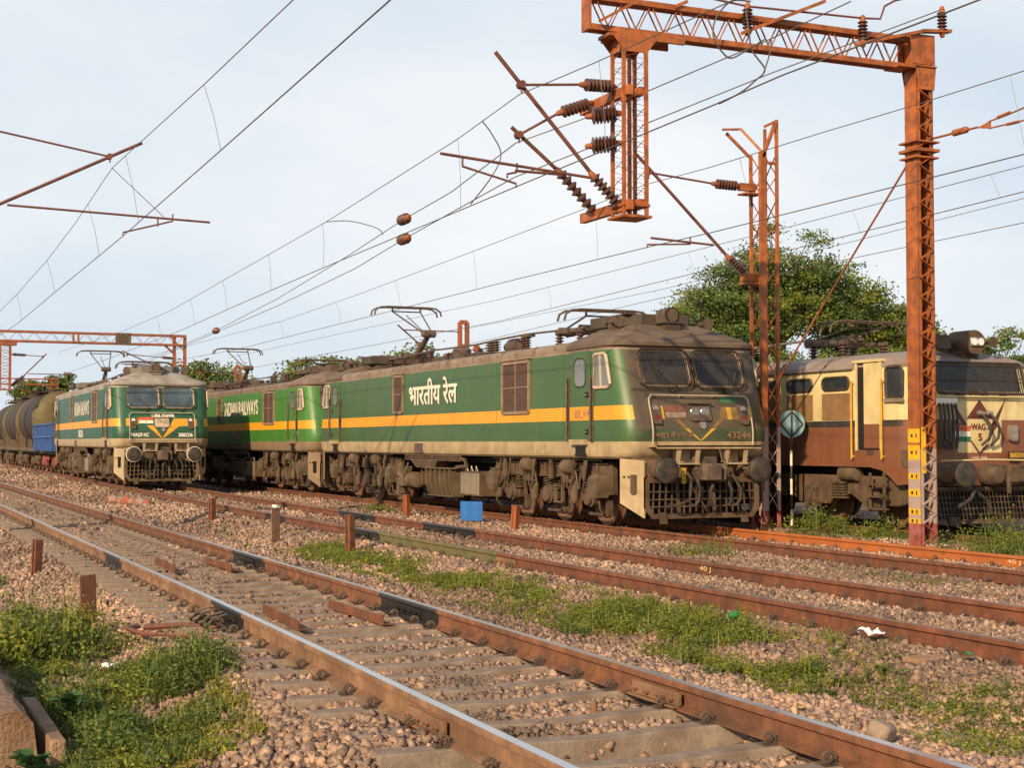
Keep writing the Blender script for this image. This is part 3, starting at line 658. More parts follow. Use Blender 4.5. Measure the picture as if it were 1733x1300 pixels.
    b = MB(); b.box((0,LL/2,1.22),(2.3,LL-2.2,.16)); b.box((0,LL/2,.95),(1.2,LL-5,.4)); b.box((0,.98,.62),(2.3,.05,.66)); b.box((0,LL/2,.62),(.9,LL-3,.5)); b.build('underframe', m_dark, root)  # underframe, plus added near-black plate and boxes standing in for the shade beneath
    for sx in (-1, 1):
        b = MB(); b.frustum((sx*1.12,9.9,.36),(.3,1.3),(.4,1.75),.6)
        for k in range(6):
            y = 9.1+k*.31; b.prism([(sx*1.2,y,.99),(sx*1.6,y,.97),(sx*1.59,y,.62),(sx*1.5,y+.03,.38),(sx*1.36,y+.04,.32),(sx*1.2,y+.04,.32)],(0,.045,0))
        b.box((sx*1.4,9.9,.99),(.42,1.75,.03)); b.box((sx*1.4,9.9,.34),(.3,1.5,.03))
        b.build('transformer_tank', m_d2, root, bevel=.006, recalc=True)
        b = MB(); b.frustum((sx*1.3,10.95,.98),(.4,1.3),(.5,1.9),.2); b.box((sx*1.3,11.6,.8),(.1,.12,.5)); b.build('tank_bracket', m_d1, root, bevel=.01)
        b = MB()
        for z in (1.18,1.23,1.28): b.tube([(sx*1.5,8.6,z),(sx*1.52,12.3,z),(sx*1.45,12.5,z-.02)],.022)
        b.tube([(sx*1.5,8.6,1.22),(sx*1.5,8.35,1.2),(sx*1.48,8.3,1.06),(sx*1.45,9.0,1.02),(sx*1.4,9.2,.9)],.045,8); b.build('pipework', m_d1, root)
        b = MB(); b.box((sx*1.16,7.98,.67),(.74,1.16,.54)); b.cur = 1; b.box((sx*1.535,7.98,.67),(.012,1.08,.48)); b.build('battery_box', [m_d1, S['batt']], root, bevel=.012)
        b = MB()
        for k in range(3): b.tube([(sx*1.45,7.7+k*.28,.94),(sx*1.46,7.76+k*.28,1.06),(sx*1.45,7.84+k*.28,.94)],.018)
        b.build('lifting_hook', m_steel, root)
        b = MB(); b.lathe((sx*1.3,11.95,.66),(0,1,0),[(0,.1),(.04,.2),(.5,.2),(.54,.1)],14); b.box((sx*1.35,12.75,.75),(.25,.3,.5)); b.box((sx*1.4,13.0,.5),(.16,.2,.4)); b.lathe((sx*1.42,12.9,.75),(0,0,1),[(0,.1),(.3,.1),(.34,.05)],10); b.tube([(sx*1.4,12.4,1.1),(sx*1.46,12.5,.8),(sx*1.42,12.9,.6)],.03); b.build('compressor', m_d2, root)
    b = MB(); b.prism([(-1.579,y,z) for y, z in ((10.9,1.34),(11.5,1.34),(11.5,1.58),(10.9,1.58))],(-.004,0,0)); b.build('grey_patch', m_iron, root, smooth=False, recalc=True)
    # roof gear
    pantograph(root, 15.75, True, 3.60, 1, S['zh']); pantograph(root, 4.9, False, 3.60, -1)
    for y, h, r in ((9.6,.42,.13),(9.25,.42,.13),(10.2,.30,.10),(7.6,.40,.10),(7.45,.40,.10),(13.6,.42,.1),(14.3,.3,.1),(16.9,.34,.1),(17.3,.34,.1),(12.3,.3,.09)):
        b = MB(); insulator(b,(-.35,y,3.59),(-.35,y,3.59+h),r,7); b.build('roof_insulator', m_insgrey if r > .11 else m_ins, root)
    b = MB(); b.lathe((-.1,8.35,3.86),(0,1,0),[(0,.1),(.02,.17),(.25,.18),(.5,.18),(.55,.1),(.8,.1)],14); b.box((-.2,8.6,3.66),(.5,.9,.14)); b.box((-.3,7.52,4.02),(.2,.36,.06)); b.build('circuit_breaker', m_iron, root)
    b = MB(); b.lathe((-.55,10.9,3.58),(0,0,1),[(0,.22)]+[(.03+.05*k+d, rr) for k in range(6) for d, rr in ((0,.23),(.02,.24),(.035,.22))]+[(.34,.2)],16); b.build('arrester', m_insgrey, root)
    b = MB(); b.box((-.2,10.2,3.68),(.7,.9,.2)); b.box((.2,12.9,3.72),(1.1,1.4,.22)); b.frustum((0,17.6,3.58),(1.7,1.2),(1.2,.8),.3); b.build('roof_box', S['hump'], root, bevel=.02)
    b = MB(); b.tube([(-.3,4.6,4.0),(-.3,7.5,4.06),(-.3,9.3,4.04),(-.3,10.6,4.0),(-.3,13.6,4.03),(-.3,15.4,3.98)],.025); b.build('bus_bar', m_iron, root)
    return root
GD = (.16, .115, .08)
def scheme(green, yellow, sill, roof, front, fd, frontlow, hump, **k):
    S = dict(green=mat('loco_green', green, .42, var=.10, scale=1.2, dirt=fd, da=k.get('gda', .16), dscale=.8, streak=k.get('gs', .24), bump=.03, bscale=3),
             yellow=mat('loco_yellow', yellow, .45, var=.06, scale=2, dirt=fd, da=.16, dscale=1.5, streak=.1),
             sill=mat('loco_sill', sill, .6, var=.14, scale=2, dirt=DUST, da=.45, dscale=2.5, streak=.45),
             roof=mat('loco_roof', roof, .65, var=.18, scale=2, dirt=(.12,.08,.055), da=.55, dscale=2.5, streak=.2),
             front=mat('loco_front', front, .55, var=.18, scale=2.2, dirt=GD, da=k.get('fda', .3), dscale=2.2, streak=.2),
             frontlow=mat('loco_front_low', frontlow, .5, var=.12, scale=3, dirt=GD, da=.35, dscale=3),
             hump=mat('roof_fitting', hump, .7, var=.2, scale=3, dirt=(.08,.055,.04), da=.5))
    return S
m_gframe = mat('grille_frame', (.28,.20,.14), .7, var=.2, dirt=DUST, da=.5)
m_frame = mat('pale_window_frame', (.58,.46,.33), .5, var=.18, scale=8, dirt=DUST, da=.4, dscale=8)
m_mesh = mat('brown_mesh', (.085,.045,.03), .8, var=.2, scale=9)
m_red = mat('red_lens', (.15,.02,.015), .2, var=.2)
m_batt = mat('grey_sheet', (.30,.25,.17), .5, metal=.3, var=.12, dirt=DUST, da=.4)
m_sid = mat('side_glass', (.16,.17,.17), .15, var=.35, scale=4)
m_yp = mat('yellow_paint', (.62,.36,.02), .5, var=.15, dirt=DUST, da=.3)
m_saff = mat('saffron_paint', (.55,.10,.04), .6, var=.15); m_flagg = mat('flag_green', (.02,.14,.05), .6, var=.15)
m_faded = mat('faded_red', (.20,.07,.05), .7, var=.4, scale=12, dirt=(.14,.09,.06), da=.6, dscale=6)
m_fadew = mat('faded_white', (.34,.26,.19), .7, var=.3, scale=12, dirt=(.14,.09,.06), da=.8, dscale=8)
m_txtbr = mat('faded_lettering', (.22,.13,.07), .7, var=.2); m_blw = mat('faded_blue_letter', (.50,.27,.12), .6, var=.1)
def common(S, **k):
    d = dict(glass=m_sid, rail=m_iron, frame=m_frame, gasket=m_frame, wglass=m_glass, mlens=m_lens, tlens=m_red, hbox=m_iron, hlens=m_lens, emblem=m_steel, hand=m_frame, step=S['sill'], bufm=m_d1, cow=m_d1, mesh=m_mesh, gframe=m_gframe, batt=m_batt, decals=[], zh=5.42)
    d['cabroof'] = S['roof']; d.update(S); d.update(k); return d
S1 = scheme((.040,.114,.030), (.80,.34,.008), (.46,.35,.20), (.27,.205,.145), (.082,.064,.040), GD, (.042,.068,.030), (.07,.052,.038), fda=.25)
VY = lambda m_, x0=.42: [([(-.62,2.02),(-.40,2.02),(-.03,1.63),(-.07,1.63)], m_, 'yellow_chevron')]
m_vfade = mat('faded_chevron', (.20,.12,.04), .6, var=.35, scale=5); 
dec1 = [([(-.36,1.86),(-.27,1.86),(-.005,1.64),(-.035,1.64)], m_yp, 'yellow_chevron'), ([(.31,1.86),(.22,1.86),(-.02,1.64),(.02,1.64)], m_yp, 'yellow_chevron'),
        ([(-.56,2.03),(-.44,2.03),(-.27,1.862),(-.36,1.862)], m_vfade, 'faded_chevron'), ([(.52,2.03),(.40,2.03),(.22,1.862),(.31,1.862)], m_vfade, 'faded_chevron'),
        ([(-.84,2.03),(-.74,2.03),(-.74,2.27),(-.84,2.27)], m_yp, 'yellow_patch'), ([(1.03,2.03),(1.15,2.03),(1.15,2.27),(1.03,2.27)], m_yp, 'yellow_patch'),
        ([(.60,2.03),(.70,2.03),(.70,2.26),(.60,2.26)], m_yp, 'yellow_plate'), ([(.42,2.03),(.59,2.03),(.59,2.26),(.48,2.26)], m_vfade, 'faded_stripe'), ([(.71,2.03),(.84,2.03),(.84,2.26),(.71,2.26)], m_vfade, 'faded_stripe'),
        ([(-.71,2.16),(-.28,2.16),(-.28,2.28),(-.71,2.28)], m_faded, 'faded_flag_band'), ([(-.71,2.06),(-.28,2.06),(-.28,2.155),(-.71,2.155)], m_fadew, 'faded_flag_band'),
        ([(.52,2.34),(.88,2.34),(.88,2.45),(.50,2.45)], mat('fresh_green_patch',(.025,.14,.05),.6,var=.2,dirt=GD,da=.4), 'green_patch')]
C1 = common(S1, wglass=mat('dusty_windscreen', (.05,.052,.058), .16, var=.5, scale=3.5, dirt=(.12,.085,.055), da=.5, dscale=2.5), cabroof=mat('dusty_cab_roof',(.15,.11,.078),.7,var=.2,scale=2,dirt=(.09,.06,.042),da=.6,dscale=2.5), decals=dec1, ybr=m_yp, khfit=1, hlens=mat('chrome_lens',(.42,.40,.36),.25,metal=.9,var=.3,scale=20), gasket=mat('brown_gasket',(.30,.20,.13),.55,var=.3,dirt=DUST,da=.5))
L1 = green_loco('dusty dark green locomotive with orange-yellow stripe and big white Hindi lettering, in the middle', (14.16,22.92,0), 0, C1)
SX, SZ, SN = (0,-1,0), (0,0,1), None
text('भारतीय रेल', L1, (-1.582,10.25,2.83), SX, SZ, 3.2, .62, m_white, 'hindi_lettering', .022)
text('BLW', L1, (-1.598,2.2,2.15), SX, SZ, .62, .15, m_blw, 'faded_lettering', .006)
fz = lambda z: (0, fy(z+.05)-fy(z-.05), .1)
text('43244', L1, (.80,fy(1.74)-.012,1.74), (1,0,0), fz(1.74), .52, .125, m_txtbr, 'number_lettering', .007)
text('डबल्यू ए जी ९ एच सी', L1, (-.60,fy(1.74)-.012,1.74), (1,0,0), fz(1.74), .85, .13, m_txtbr, 'hindi_lettering', .005)
text('4.1 T', L1, (-1.582,3.9,1.42), SX, SZ, .25, .07, m_white, 'small_lettering')
S2 = scheme((.045,.19,.022), (.80,.36,.01), (.24,.165,.105), (.22,.16,.115), (.045,.185,.035), GD, (.045,.17,.035), (.10,.07,.05))
C2 = common(S2, decals=[])
L2 = green_loco('bright green locomotive coupled behind the dusty one, English lettering on its side', (14.16,43.28,0), 0, C2)
text('INDIAN RAILWAYS', L2, (-1.582,9.3,2.82), SX, SZ, 5.0, .50, m_white, 'name_lettering', .02)
text('32846', L2, (-1.582,10.2,1.84), SX, SZ, 1.7, .28, m_fadew, 'number_lettering', .02)
text('CW DURGM', L2, (-1.582,2.15,1.88), SX, SZ, .8, .14, m_white, 'small_lettering')
text('WAG9', L2, (-.8,fy(1.74)-.012,1.74), (1,0,0), fz(1.74), .5, .15, m_white, 'class_lettering', .008)
S3 = scheme((.012,.085,.036), (.78,.35,.015), (.46,.36,.22), (.36,.33,.29), (.012,.10,.052), (.09,.10,.06), (.012,.075,.045), (.20,.18,.15), fda=.12)
dec3 = [([(-.50,2.05),(-.28,2.05),(-.0,1.64),(-.035,1.64)], S3['yellow'], 'yellow_chevron'), ([(.40,2.28),(.85,2.28),(.85,2.03),(.56,2.03),(.05,1.64),(.02,1.64)], S3['yellow'], 'yellow_chevron'),
        ([(1.03,2.03),(1.16,2.03),(1.16,2.28),(1.03,2.28)], S3['yellow'], 'yellow_stripe'), ([(-1.16,2.03),(-1.03,2.03),(-1.03,2.28),(-1.16,2.28)], S3['yellow'], 'yellow_stripe'),
        ([(-.83,2.08),(-.76,2.08),(-.76,2.28),(-.83,2.28)], S3['yellow'], 'yellow_stripe'),
        ([(-.74,2.22),(-.28,2.22),(-.28,2.32),(-.74,2.32)], m_saff, 'flag_band'), ([(-.74,2.12),(-.28,2.12),(-.28,2.218),(-.74,2.218)], m_white, 'flag_band'),
        ([(-.53,2.145),(-.49,2.145),(-.49,2.195),(-.53,2.195)], m_iron, 'flag_wheel')]
m_blind = mat('blue_windscreen', (.10,.16,.21), .12, var=.35, scale=2, spec=.6)
C3 = common(S3, decals=dec3, ring=1, bufm=S3['sill'], hbox=m_frame, hlens=mat('beige_lens',(.42,.36,.26),.3,var=.1), mlens=mat('bright_lens',(.85,.85,.85),.1,var=.05), tlens=m_iron, wglass=m_blind, cow=m_d2)
L3 = green_loco('green locomotive with clean front and yellow chevron hauling tank wagons, on the left', (9.16,48.75,.105), RAD(-1.15), C3)
text('INDIAN RAILWAYS', L3, (-1.582,9.3,2.78), SX, SZ, 4.6, .52, m_white, 'name_lettering', .02)
text('38026', L3, (-1.582,9.5,1.82), SX, SZ, 1.5, .26, m_white, 'number_lettering', .02)
text('UBL/SWR', L3, (.05,fy(2.375)-.012,2.375), (1,0,0), fz(2.38), .74, .11, m_white, 'shed_lettering', .009)
text('38026', L3, (.76,fy(1.74)-.012,1.74), (1,0,0), fz(1.74), .46, .12, m_white, 'number_lettering', .009)
text('WAG9 HC', L3, (-.72,fy(1.74)-.012,1.74), (1,0,0), fz(1.74), .58, .12, m_white, 'class_lettering', .007)
# ---------------- cream and maroon locomotive
def cream_loco(loc):
    root = thing('locomotive', 'cream and maroon locomotive with barred windscreen and black band, behind the orange post', 'locomotive', loc, 0, 'electric locomotives')
    mr = mat('maroon_paint', (.23,.085,.04), .55, var=.15, scale=1.5, dirt=(.11,.06,.04), da=.5, dscale=1.6, streak=.4)
    mc = mat('cream_paint', (.72,.60,.30), .55, var=.10, scale=1.5, dirt=(.30,.19,.09), da=.4, dscale=2, streak=.35)
    mk = mat('black_band', (.03,.03,.028), .5, var=.2, dirt=DUST, da=.3)
    ml = mat('louvre_brown', (.26,.15,.065), .7, var=.2, dirt=DUST, da=.5)
    mrf = mat('weathered_roof', (.30,.27,.24), .6, var=.2, scale=2, dirt=(.17,.085,.045), da=.8, dscale=2, streak=.2)
    L = 19.4; hw = 1.5; r = .5; FY = 0
    def f(z): return interp(z, [(1.15,.82),(2.42,.80),(3.05,.98),(3.2,1.1)])
    def ring(z, h=hw, rr=r, d=0):
        p = []; y = f(z)+d
        for k in range(9):
            a = math.pi+math.pi/2*k/8; p.append((-h+rr+rr*math.cos(a), y+rr+rr*math.sin(a), z))
        for k in range(1, 12): p.append((-h+rr+(2*h-2*rr)*k/12, y, z))
        for k in range(9):
            a = 1.5*math.pi+math.pi/2*k/8; p.append((h-rr+rr*math.cos(a), y+rr+rr*math.sin(a), z))
        return p+[(x, L-q, w) for x, q, w in reversed(p)]
    zs = [1.15,1.42,1.89,2.01,2.42,2.95]; rings = [ring(z) for z in zs]; nf = 29
    def mf(i, k):
        z = (zs[i]+zs[i+1])/2; kk = k if k < nf-1 else 2*nf-2-k
        if z < 1.42: return 0
        if 11 <= kk <= 16: return 1
        if z < 1.89: return 0
        if z < 2.01: return 2 if kk < 2 or kk > 26 else 0
        return 1
    MB().loft(rings, True, True, True, mf).build('body_shell', [mr, mc, mk], root, ang=30)
    MB().loft([ring(2.95), ring(3.02,1.52,.5,-.03), ring(3.12,1.46,.5,.05), ring(3.22,1.25,.5,.25), ring(3.29,.8,.4,.7), ring(3.31,.3,.2,1.2)], True, False, True).build('roof', mrf, root, ang=50)
    b = MB()
    for k in range(9): y = 3.4+1.5*k; b.loft([[(x*1.01, y+d, z+.015) for x, z in ((-1.52,2.97),(-1.5,3.06),(-1.4,3.15),(-1.2,3.22),(-.75,3.29))] for d in (-.04,.04)], False)
    b.tube([(-1.54,2.5,2.98),(-1.54,L-2.5,2.98)], .025)
    b.build('roof_seam', mrf, root)
    X = -hw-.002
    b = MB(); b.box((X,2.02,2.28),(.02,.66,1.62)); d = b.build('doorway', m_dark, root)  # flat near-black panel, the dark of the open doorway painted as colour
    b = MB(); b.cur = 0; b.box((X-.008,1.93,2.5),(.02,.46,1.12)); b.cur = 1; b.box((X-.009,1.93,1.72),(.02,.46,.44)); b.build('door', [mc, mr], d)
    b = MB(); b.box((X-.01,1.66,2.28),(.05,.05,1.66)); b.box((X-.01,2.38,2.28),(.05,.05,1.66)); b.box((X-.01,2.02,3.10),(.07,.9,.05)); b.build('door_frame', mc, d)
    b = MB()
    for y in (1.60,2.48): b.tube([(X-.06,y,1.3),(X-.06,y,2.75)], .02); b.box((X-.03,y,2.7),(.06,.03,.03)); b.box((X-.03,y,1.35),(.06,.03,.03))
    b.build('handrail', m_yp, root)
    lp = [(y, z) for y, z in rrect(1.08,2.40,1.52,2.96,.07)]
    b = MB(); b.prism([(X, y, z) for y, z in lp], (-.012,0,0)); w = b.build('cab_side_window', m_glass, root, smooth=False, recalc=True)
    b = MB(); b.tube([(X-.012, y, z) for y, z in lp], .03, 6, True); b.build('window_frame', m_black, w)
    b = MB(); b.box((X-.02,1.3,2.36),(.05,.5,.07)); b.build('window_sill', m_batt, w)
    for k in range(7):
        y0 = 2.62+1.17*k
        lp = rrect(y0,2.60,y0+.82,2.83,.10)
        b = MB(); b.prism([(X, y, z) for y, z in lp], (-.012,0,0)); w = b.build('oval_window', m_glass, root, smooth=False, recalc=True)
        b = MB(); b.tube([(X-.01, y, z) for y, z in lp], .028, 6, True); b.build('window_frame', m_black, w)
        b = MB(); b.box((X,y0+.41,2.28),(.02,.86,.50))
        for j in range(14): b.box((X-.014,y0+.03+.06*j,2.28),(.022,.026,.49))
        b.build('louvre_panel', ml, root)
    b = MB(); b.prism([(X, y, z) for y, z in ((.9,1.16),(.95,.86),(1.25,.84),(1.45,.98),(1.7,1.1),(2.1,1.16))],(.03,0,0)); b.build('step_skirt', mr, root, smooth=False, recalc=True)
    b = MB(); b.box((X-.002,1.0,1.32),(.02,.24,.30)); b.box((X-.003,2.0,1.42),(.02,.2,.09)); b.build('side_hatch', m_d3, root)
    # bogies
    for yc in (4.0, L-4.0):
        for k in (-1, 0, 1): inst('wheelset', wheel_me, root, (0, yc+k*1.95, 0))
        for s in (-1, 1):
            b = MB(); x = s*1.25
            pr_ = [(-3.1,.98),(3.1,.98),(3.2,.6),(2.6,.45),(1.6,.42),(1.2,.62),(.75,.62),(.5,.42),(-.5,.42),(-.75,.62),(-1.2,.62),(-1.6,.42),(-2.6,.45),(-3.2,.6)]
            b.prism([(x-s*.08, yc+a, z) for a, z in pr_], (s*.16,0,0)); b.build('bogie_frame', m_d1, root, bevel=.02, recalc=True)
            for a in (-1.0,1.0): inst('coil_spring', spring_me, root, (s*1.36, yc+a, .58)); inst('coil_spring', spring_me, root, (s*1.36, yc+a+.22, .58))
            for k in (-1, 0, 1):
                b = MB(); b.box((s*1.34,yc+k*1.95,.55),(.16,.36,.4)); b.lathe((s*1.3,yc+k*1.95,.55),(s,0,0),[(0,.17),(.14,.17),(.16,.1)],12); b.build('axle_box', m_d3, root, bevel=.015)
            b = MB(); b.lathe((s*1.38,yc-1.5,1.02),(0,1,0),[(0,.06),(.03,.14),(.5,.14),(.53,.06)],12); b.build('brake_cylinder', m_d2, root)
    b = MB()
    for y in (1.55,1.95): b.bar((-1.55,y,1.05),(-1.55,y,.35),.04)
    for z in (.4,.62,.84): b.box((-1.55,1.75,z),(.16,.46,.03))
    b.build('ladder', m_d1, root)
    b = MB(); b.box((0,L/2,1.05),(2.3,L-3,.2)); b.box((0,L/2,.68),(1.9,L-14.2,.8)); b.box((0,L/2,.75),(1.2,L-3,.5)); b.box((0,.95,.55),(2.6,.06,.7)); b.build('underframe', m_dark, root)  # underframe plus near-black filler boxes and plate; shade below is in their colour
    # front
    for s in (-1, 1):
        x0, x1 = (-.97,-.004) if s < 0 else (.004,.97)
        b = MB(); b.prism([(x, f(z)-.015, z) for x, z in rrect(x0,2.53,x1,3.0,.05)], (0,.05,0)); w = b.build('windscreen', m_glass, root, smooth=False, recalc=True)
    b = MB(); lo = rrect(-1.02,2.48,1.02,3.04,.07); b.tube([(x, f(z)-.10, z) for x, z in lo], .022, 6, True)
    for k in range(41): x = -.98+1.96*k/40; b.bar((x,f(2.5)-.10,2.49),(x,f(3.03)-.10,3.03),.012)
    b.bar((-1,f(2.76)-.1,2.76),(1,f(2.76)-.1,2.76),.015); b.build('windscreen_grille', m_guard, root)
    b = MB(); b.box((-.5,f(2.46)-.05,2.455),(.1,.08,.05)); b.box((.5,f(2.46)-.05,2.455),(.1,.08,.05)); b.build('grille_bracket', m_iron, root)
    b = MB(); b.lathe((.06,.95,3.42),(0,1,0),[(0,.17),(0,.215),(.03,.23),(.55,.23),(.6,.15)],22); b.box((.06,1.4,3.22),(.36,.6,.2)); h = b.build('headlamp_drum', m_d1, root)
    b = MB(); b.box((.07,.94,3.43),(.30,.06,.17)); b.build('lamp_bezel', m_steel, h, bevel=.02)
    for s in (-1,1):
        b = MB(); b.lathe((.07+s*.075,.90,3.43),(0,1,0),[(0,.045),(0,.066),(.03,.07)],14); b.build('headlamp_lens', m_plastic, h)
    b = MB(); b.box((-.55,1.35,3.42),(.36,.5,.26)); b.box((-.33,1.2,3.45),(.12,.2,.1)); b.build('roof_box', m_iron, root, bevel=.02)
    for x in (.42,-.85):
        b = MB(); b.lathe((x,.9,3.44),(0,1,0),[(0,.1),(.04,.07),(.14,.035),(.4,.03)],12); b.build('horn', m_d1, root)
    pts = lambda lst: [((X_-388)/3.82/77, 3.80-.00294*Y_) for X_, Y_ in lst]
    mt = mat('dark_maroon_mark', (.12,.03,.025), .6, var=.2)
    for pl in ([(385,485),(475,603),(298,603)],[(203,512),(224,522),(304,642),(268,642)],[(218,622),(246,622),(272,642),(224,642)],[(562,478),(508,622),(474,650),(462,640)],[(434,668),(475,622),(520,622),(490,668)],[(496,650),(474,668),(438,768)],[(322,735),(332,735),(388,806),(388,828)],[(388,828),(388,806),(436,755),(446,762)],[(140,428),(150,428),(166,458),(158,462)],[(322,640),(332,650),(322,672)]):
        b = MB(); b.prism([(x, f(z)-.005, z) for x, z in pts(pl)], (0,.012,0)); b.build('painted_mark', mt, root, smooth=False, recalc=True)
    for z0, z1, m_ in ((1.805,1.90,m_txtbr),(1.71,1.803,m_white),(1.62,1.708,m_flagg)):
        b = MB(); b.box((-.41,f(1.8)-.004,(z0+z1)/2),(.385,.012,z1-z0)); b.build('flag_band', m_saff if m_ is m_txtbr else m_, root)
    b = MB(); b.tube([(-.41+.032*math.cos(a),f(1.75)-.012,1.757+.032*math.sin(a)) for a in [k*.4 for k in range(16)]],.004,4,True); b.build('flag_wheel', m_iron, root)
    for s in (-1, 1):
        b = MB(); b.prism([(s*.72+x, f(1.8)-.09, z) for x, z in rrect(-.09,1.63,.09,1.92,.05)], (0,.1,0)); t = b.build('tail_lamp', m_batt, root, recalc=True)
        for z in (1.71,1.84):
            b = MB(); b.lathe((s*.72,f(1.8)-.10,z),(0,1,0),[(0,.04),(0,.055),(.02,.06)],12); b.build('lamp_lens', m_lens, t)
    b = MB(); b.box((-.84,.74,2.33),(.46,.12,.12)); b.build('jumper_shelf', m_white, root)
    b = MB()
    for k in range(5): x = -1.02+.09*k; b.tube([(x,.68,2.3),(x+.01,.64,2.05),(x+.0,.63,1.7),(x+.02,.68,1.5+.03*(k % 2))], .026, 7)
    b.tube([(-.95,.66,1.62),(-.9,.6,1.5),(-.8,.6,1.5),(-.76,.66,1.62)],.03); b.build('jumper_hose', m_black, root)
    for x in (-.04,.16):
        b = MB(); b.cur = 1; b.lathe((x,.8,2.13),(0,-1,0),[(0,.05),(.06,.05),(.07,.03),(.14,.03)],10); b.cur = 0
        b.tube([(x,.72,2.12),(x+.07,.64,2.0),(x+.13,.62,1.85),(x+.11,.64,1.68),(x+.0,.72,1.55)], .026, 8); b.build('front_hose', [m_black, m_steel], root)
    b = MB(); b.box((.85,.70,1.375),(.60,.03,.13)); bd = b.build('name_board', m_black, root)
    text('BARDDHAMAN', root, (.85,.683,1.375), (1,0,0), (0,0,1), .54, .085, m_yp, 'board_lettering', .005)
    text('23542', root, (-.03,f(2.47)-.015,2.475), (1,0,0), (0,f(2.5)-f(2.45),.05), .44, .115, mt, 'number_lettering', .006)
    text('WAG', root, (-.04,f(1.9)-.005,1.885), (1,0,0), (0,0,1), .32, .115, mt, 'class_lettering', .006); text('5', root, (.0,f(1.7)-.005,1.70), (1,0,0), (0,0,1), .075, .125, mt, 'class_lettering', .01)
    text('WRS  BSB', root, (-.02,f(1.35)-.005,1.33), (1,0,0), (0,0,1), .36, .04, m_white, 'small_lettering')
    b = MB(); b.tube([(-1.0,.72,2.425),(1.0,.72,2.425)], .016); b.tube([(-1.05,.6,1.28),(0,.58,1.3),(1.05,.6,1.28)], .014); b.build('front_handrail', mc, root)
    b = MB(); b.box((0,.72,1.0),(2.7,.16,.34)); b.build('headstock', mr, root, bevel=.01)
    for s in (-1, 1):
        b = MB(); b.box((s*.98,.62,1.05),(.42,.05,.40)); b.lathe((s*.98,.1,1.05),(0,1,0),[(0,.11),(.2,.12),(.22,.17),(.52,.18)],16); o = b.build('buffer', m_d1, root)
        b = MB(); b.lathe((s*.98,0,1.05),(0,1,0),[(0,.16),(.015,.22),(.05,.235),(.09,.22),(.12,.1)],20); b.build('buffer_head', m_black, o)
    b = MB(); b.lathe((-.1,.2,1.03),(0,1,0),[(0,.14),(.1,.2),(.35,.2),(.4,.12),(.5,.12)],12); b.box((.25,.4,1.05),(.35,.5,.3)); b.box((.1,.2,.85),(.08,.06,.3)); b.build('coupler', m_d3, root, bevel=.02)
    b = MB(); b.tube([(-.72,.3,1.0),(-.66,.18,.8),(-.85,.1,.62),(-1.15,.05,.5)], .034, 8); b.tube([(-.6,.25,.75),(-.4,.2,.6),(-.3,.2,.35)], .03, 8); b.build('brake_hose', m_black, root)
    b = MB()
    for z in (.24,.34,.44,.54,.64,.74): b.bar((-1.35,.5,z),(1.35,.5,z),.014)
    for k in range(34): x = -1.35+2.7*k/33; b.bar((x+.05,.5,.22),(x-.05,.5,.76),.012)
    b.bar((-1.35,.5,.2),(1.35,.5,.2),.06); b.bar((-1.35,.5,.79),(1.35,.5,.79),.06); b.box((-.9,.46,.22),(.2,.05,.16)); b.box((.9,.46,.22),(.2,.05,.16)); b.build('cowcatcher', m_d3, root)
    # roof gear
    pantograph(root, 4.6, False, 3.27, -1); 
    for y in (7.6,8.3,9.6,10.2):
        q = MB(); insulator(q,(-.5,y,3.25),(-.5,y,3.62),.14,7); q.build('roof_insulator', m_insgrey, root)
    b = MB(); b.tube([(-.4,5.6,3.72),(-.5,7.6,3.66),(-.5,10.4,3.66)], .03); b.build('bus_bar', m_steel, root)
    return root
L4 = cream_loco((18.45,20.1,0))
# ---------------- wagons behind the left locomotive
def wagon_base(root, y0, y1, m_, wm):
    b = MB(); b.box((0,(y0+y1)/2,1.02),(2.2,y1-y0,.22)); b.build('underframe', m_, root)
    for yc in (y0+1.7, y1-1.7):
        for k in (-1, 1): o = inst('wheelset', wheel_me, root, (0, yc+k, 0)); o.scale = (1,.92,.92)
        for s in (-1, 1):
            b = MB(); b.prism([(s*1.02,yc+a,z) for a, z in ((-1.3,.6),(-.6,.42),(.6,.42),(1.3,.6),(1.2,.78),(-1.2,.78))],(s*.12,0,0))
            for k in (-1,1): b.box((s*1.12,yc+k,.5),(.14,.3,.3))
            b.build('bogie_frame', wm, root, recalc=True)
def at_mid(y): return (interp(y, T_MID), y, .105)
m_blue = mat('blue_wagon_paint', (.025,.10,.34), .55, var=.2, scale=2, dirt=(.12,.09,.07), da=.4, dscale=2, streak=.3)
m_ty = mat('tank_yellow', (.13,.10,.03), .6, var=.2, scale=1.2, dirt=(.10,.065,.035), da=.7, dscale=.8, streak=.5)
m_tb = mat('tank_stain', (.026,.016,.012), .7, var=.4, scale=1.5, dirt=(.085,.055,.03), da=.5, dscale=1)
m_redox = mat('red_bogie', (.28,.05,.05), .7, var=.3, dirt=DUST, da=.4)
t = thing('wagon', 'low blue open wagon with ribbed sides between the left locomotive and the tank wagons', 'wagon', at_mid(69.7), RAD(-1.2), 'wagons behind the left locomotive')
wagon_base(t, .3, 9.6, m_iron, m_redox)
b = MB(); b.box((-1.47,4.95,1.72),(.05,9.3,1.3)); b.box((1.47,4.95,1.72),(.05,9.3,1.3)); b.box((0,.3,1.72),(2.9,.05,1.3)); b.box((0,9.6,1.72),(2.9,.05,1.3)); b.box((0,4.95,1.1),(2.9,9.3,.05))
for k in range(9): b.box((-1.53,.35+1.15*k,1.72),(.09,.12,1.3)); b.box((-1.2+.3*k,.25,1.72),(.10,.08,1.3))
for z in (1.75,2.35): b.box((-1.53,4.95,z),(.11,9.36,.08)); b.box((0,.25,z),(2.98,.10,.08))
b.build('wagon_body', m_blue, t)
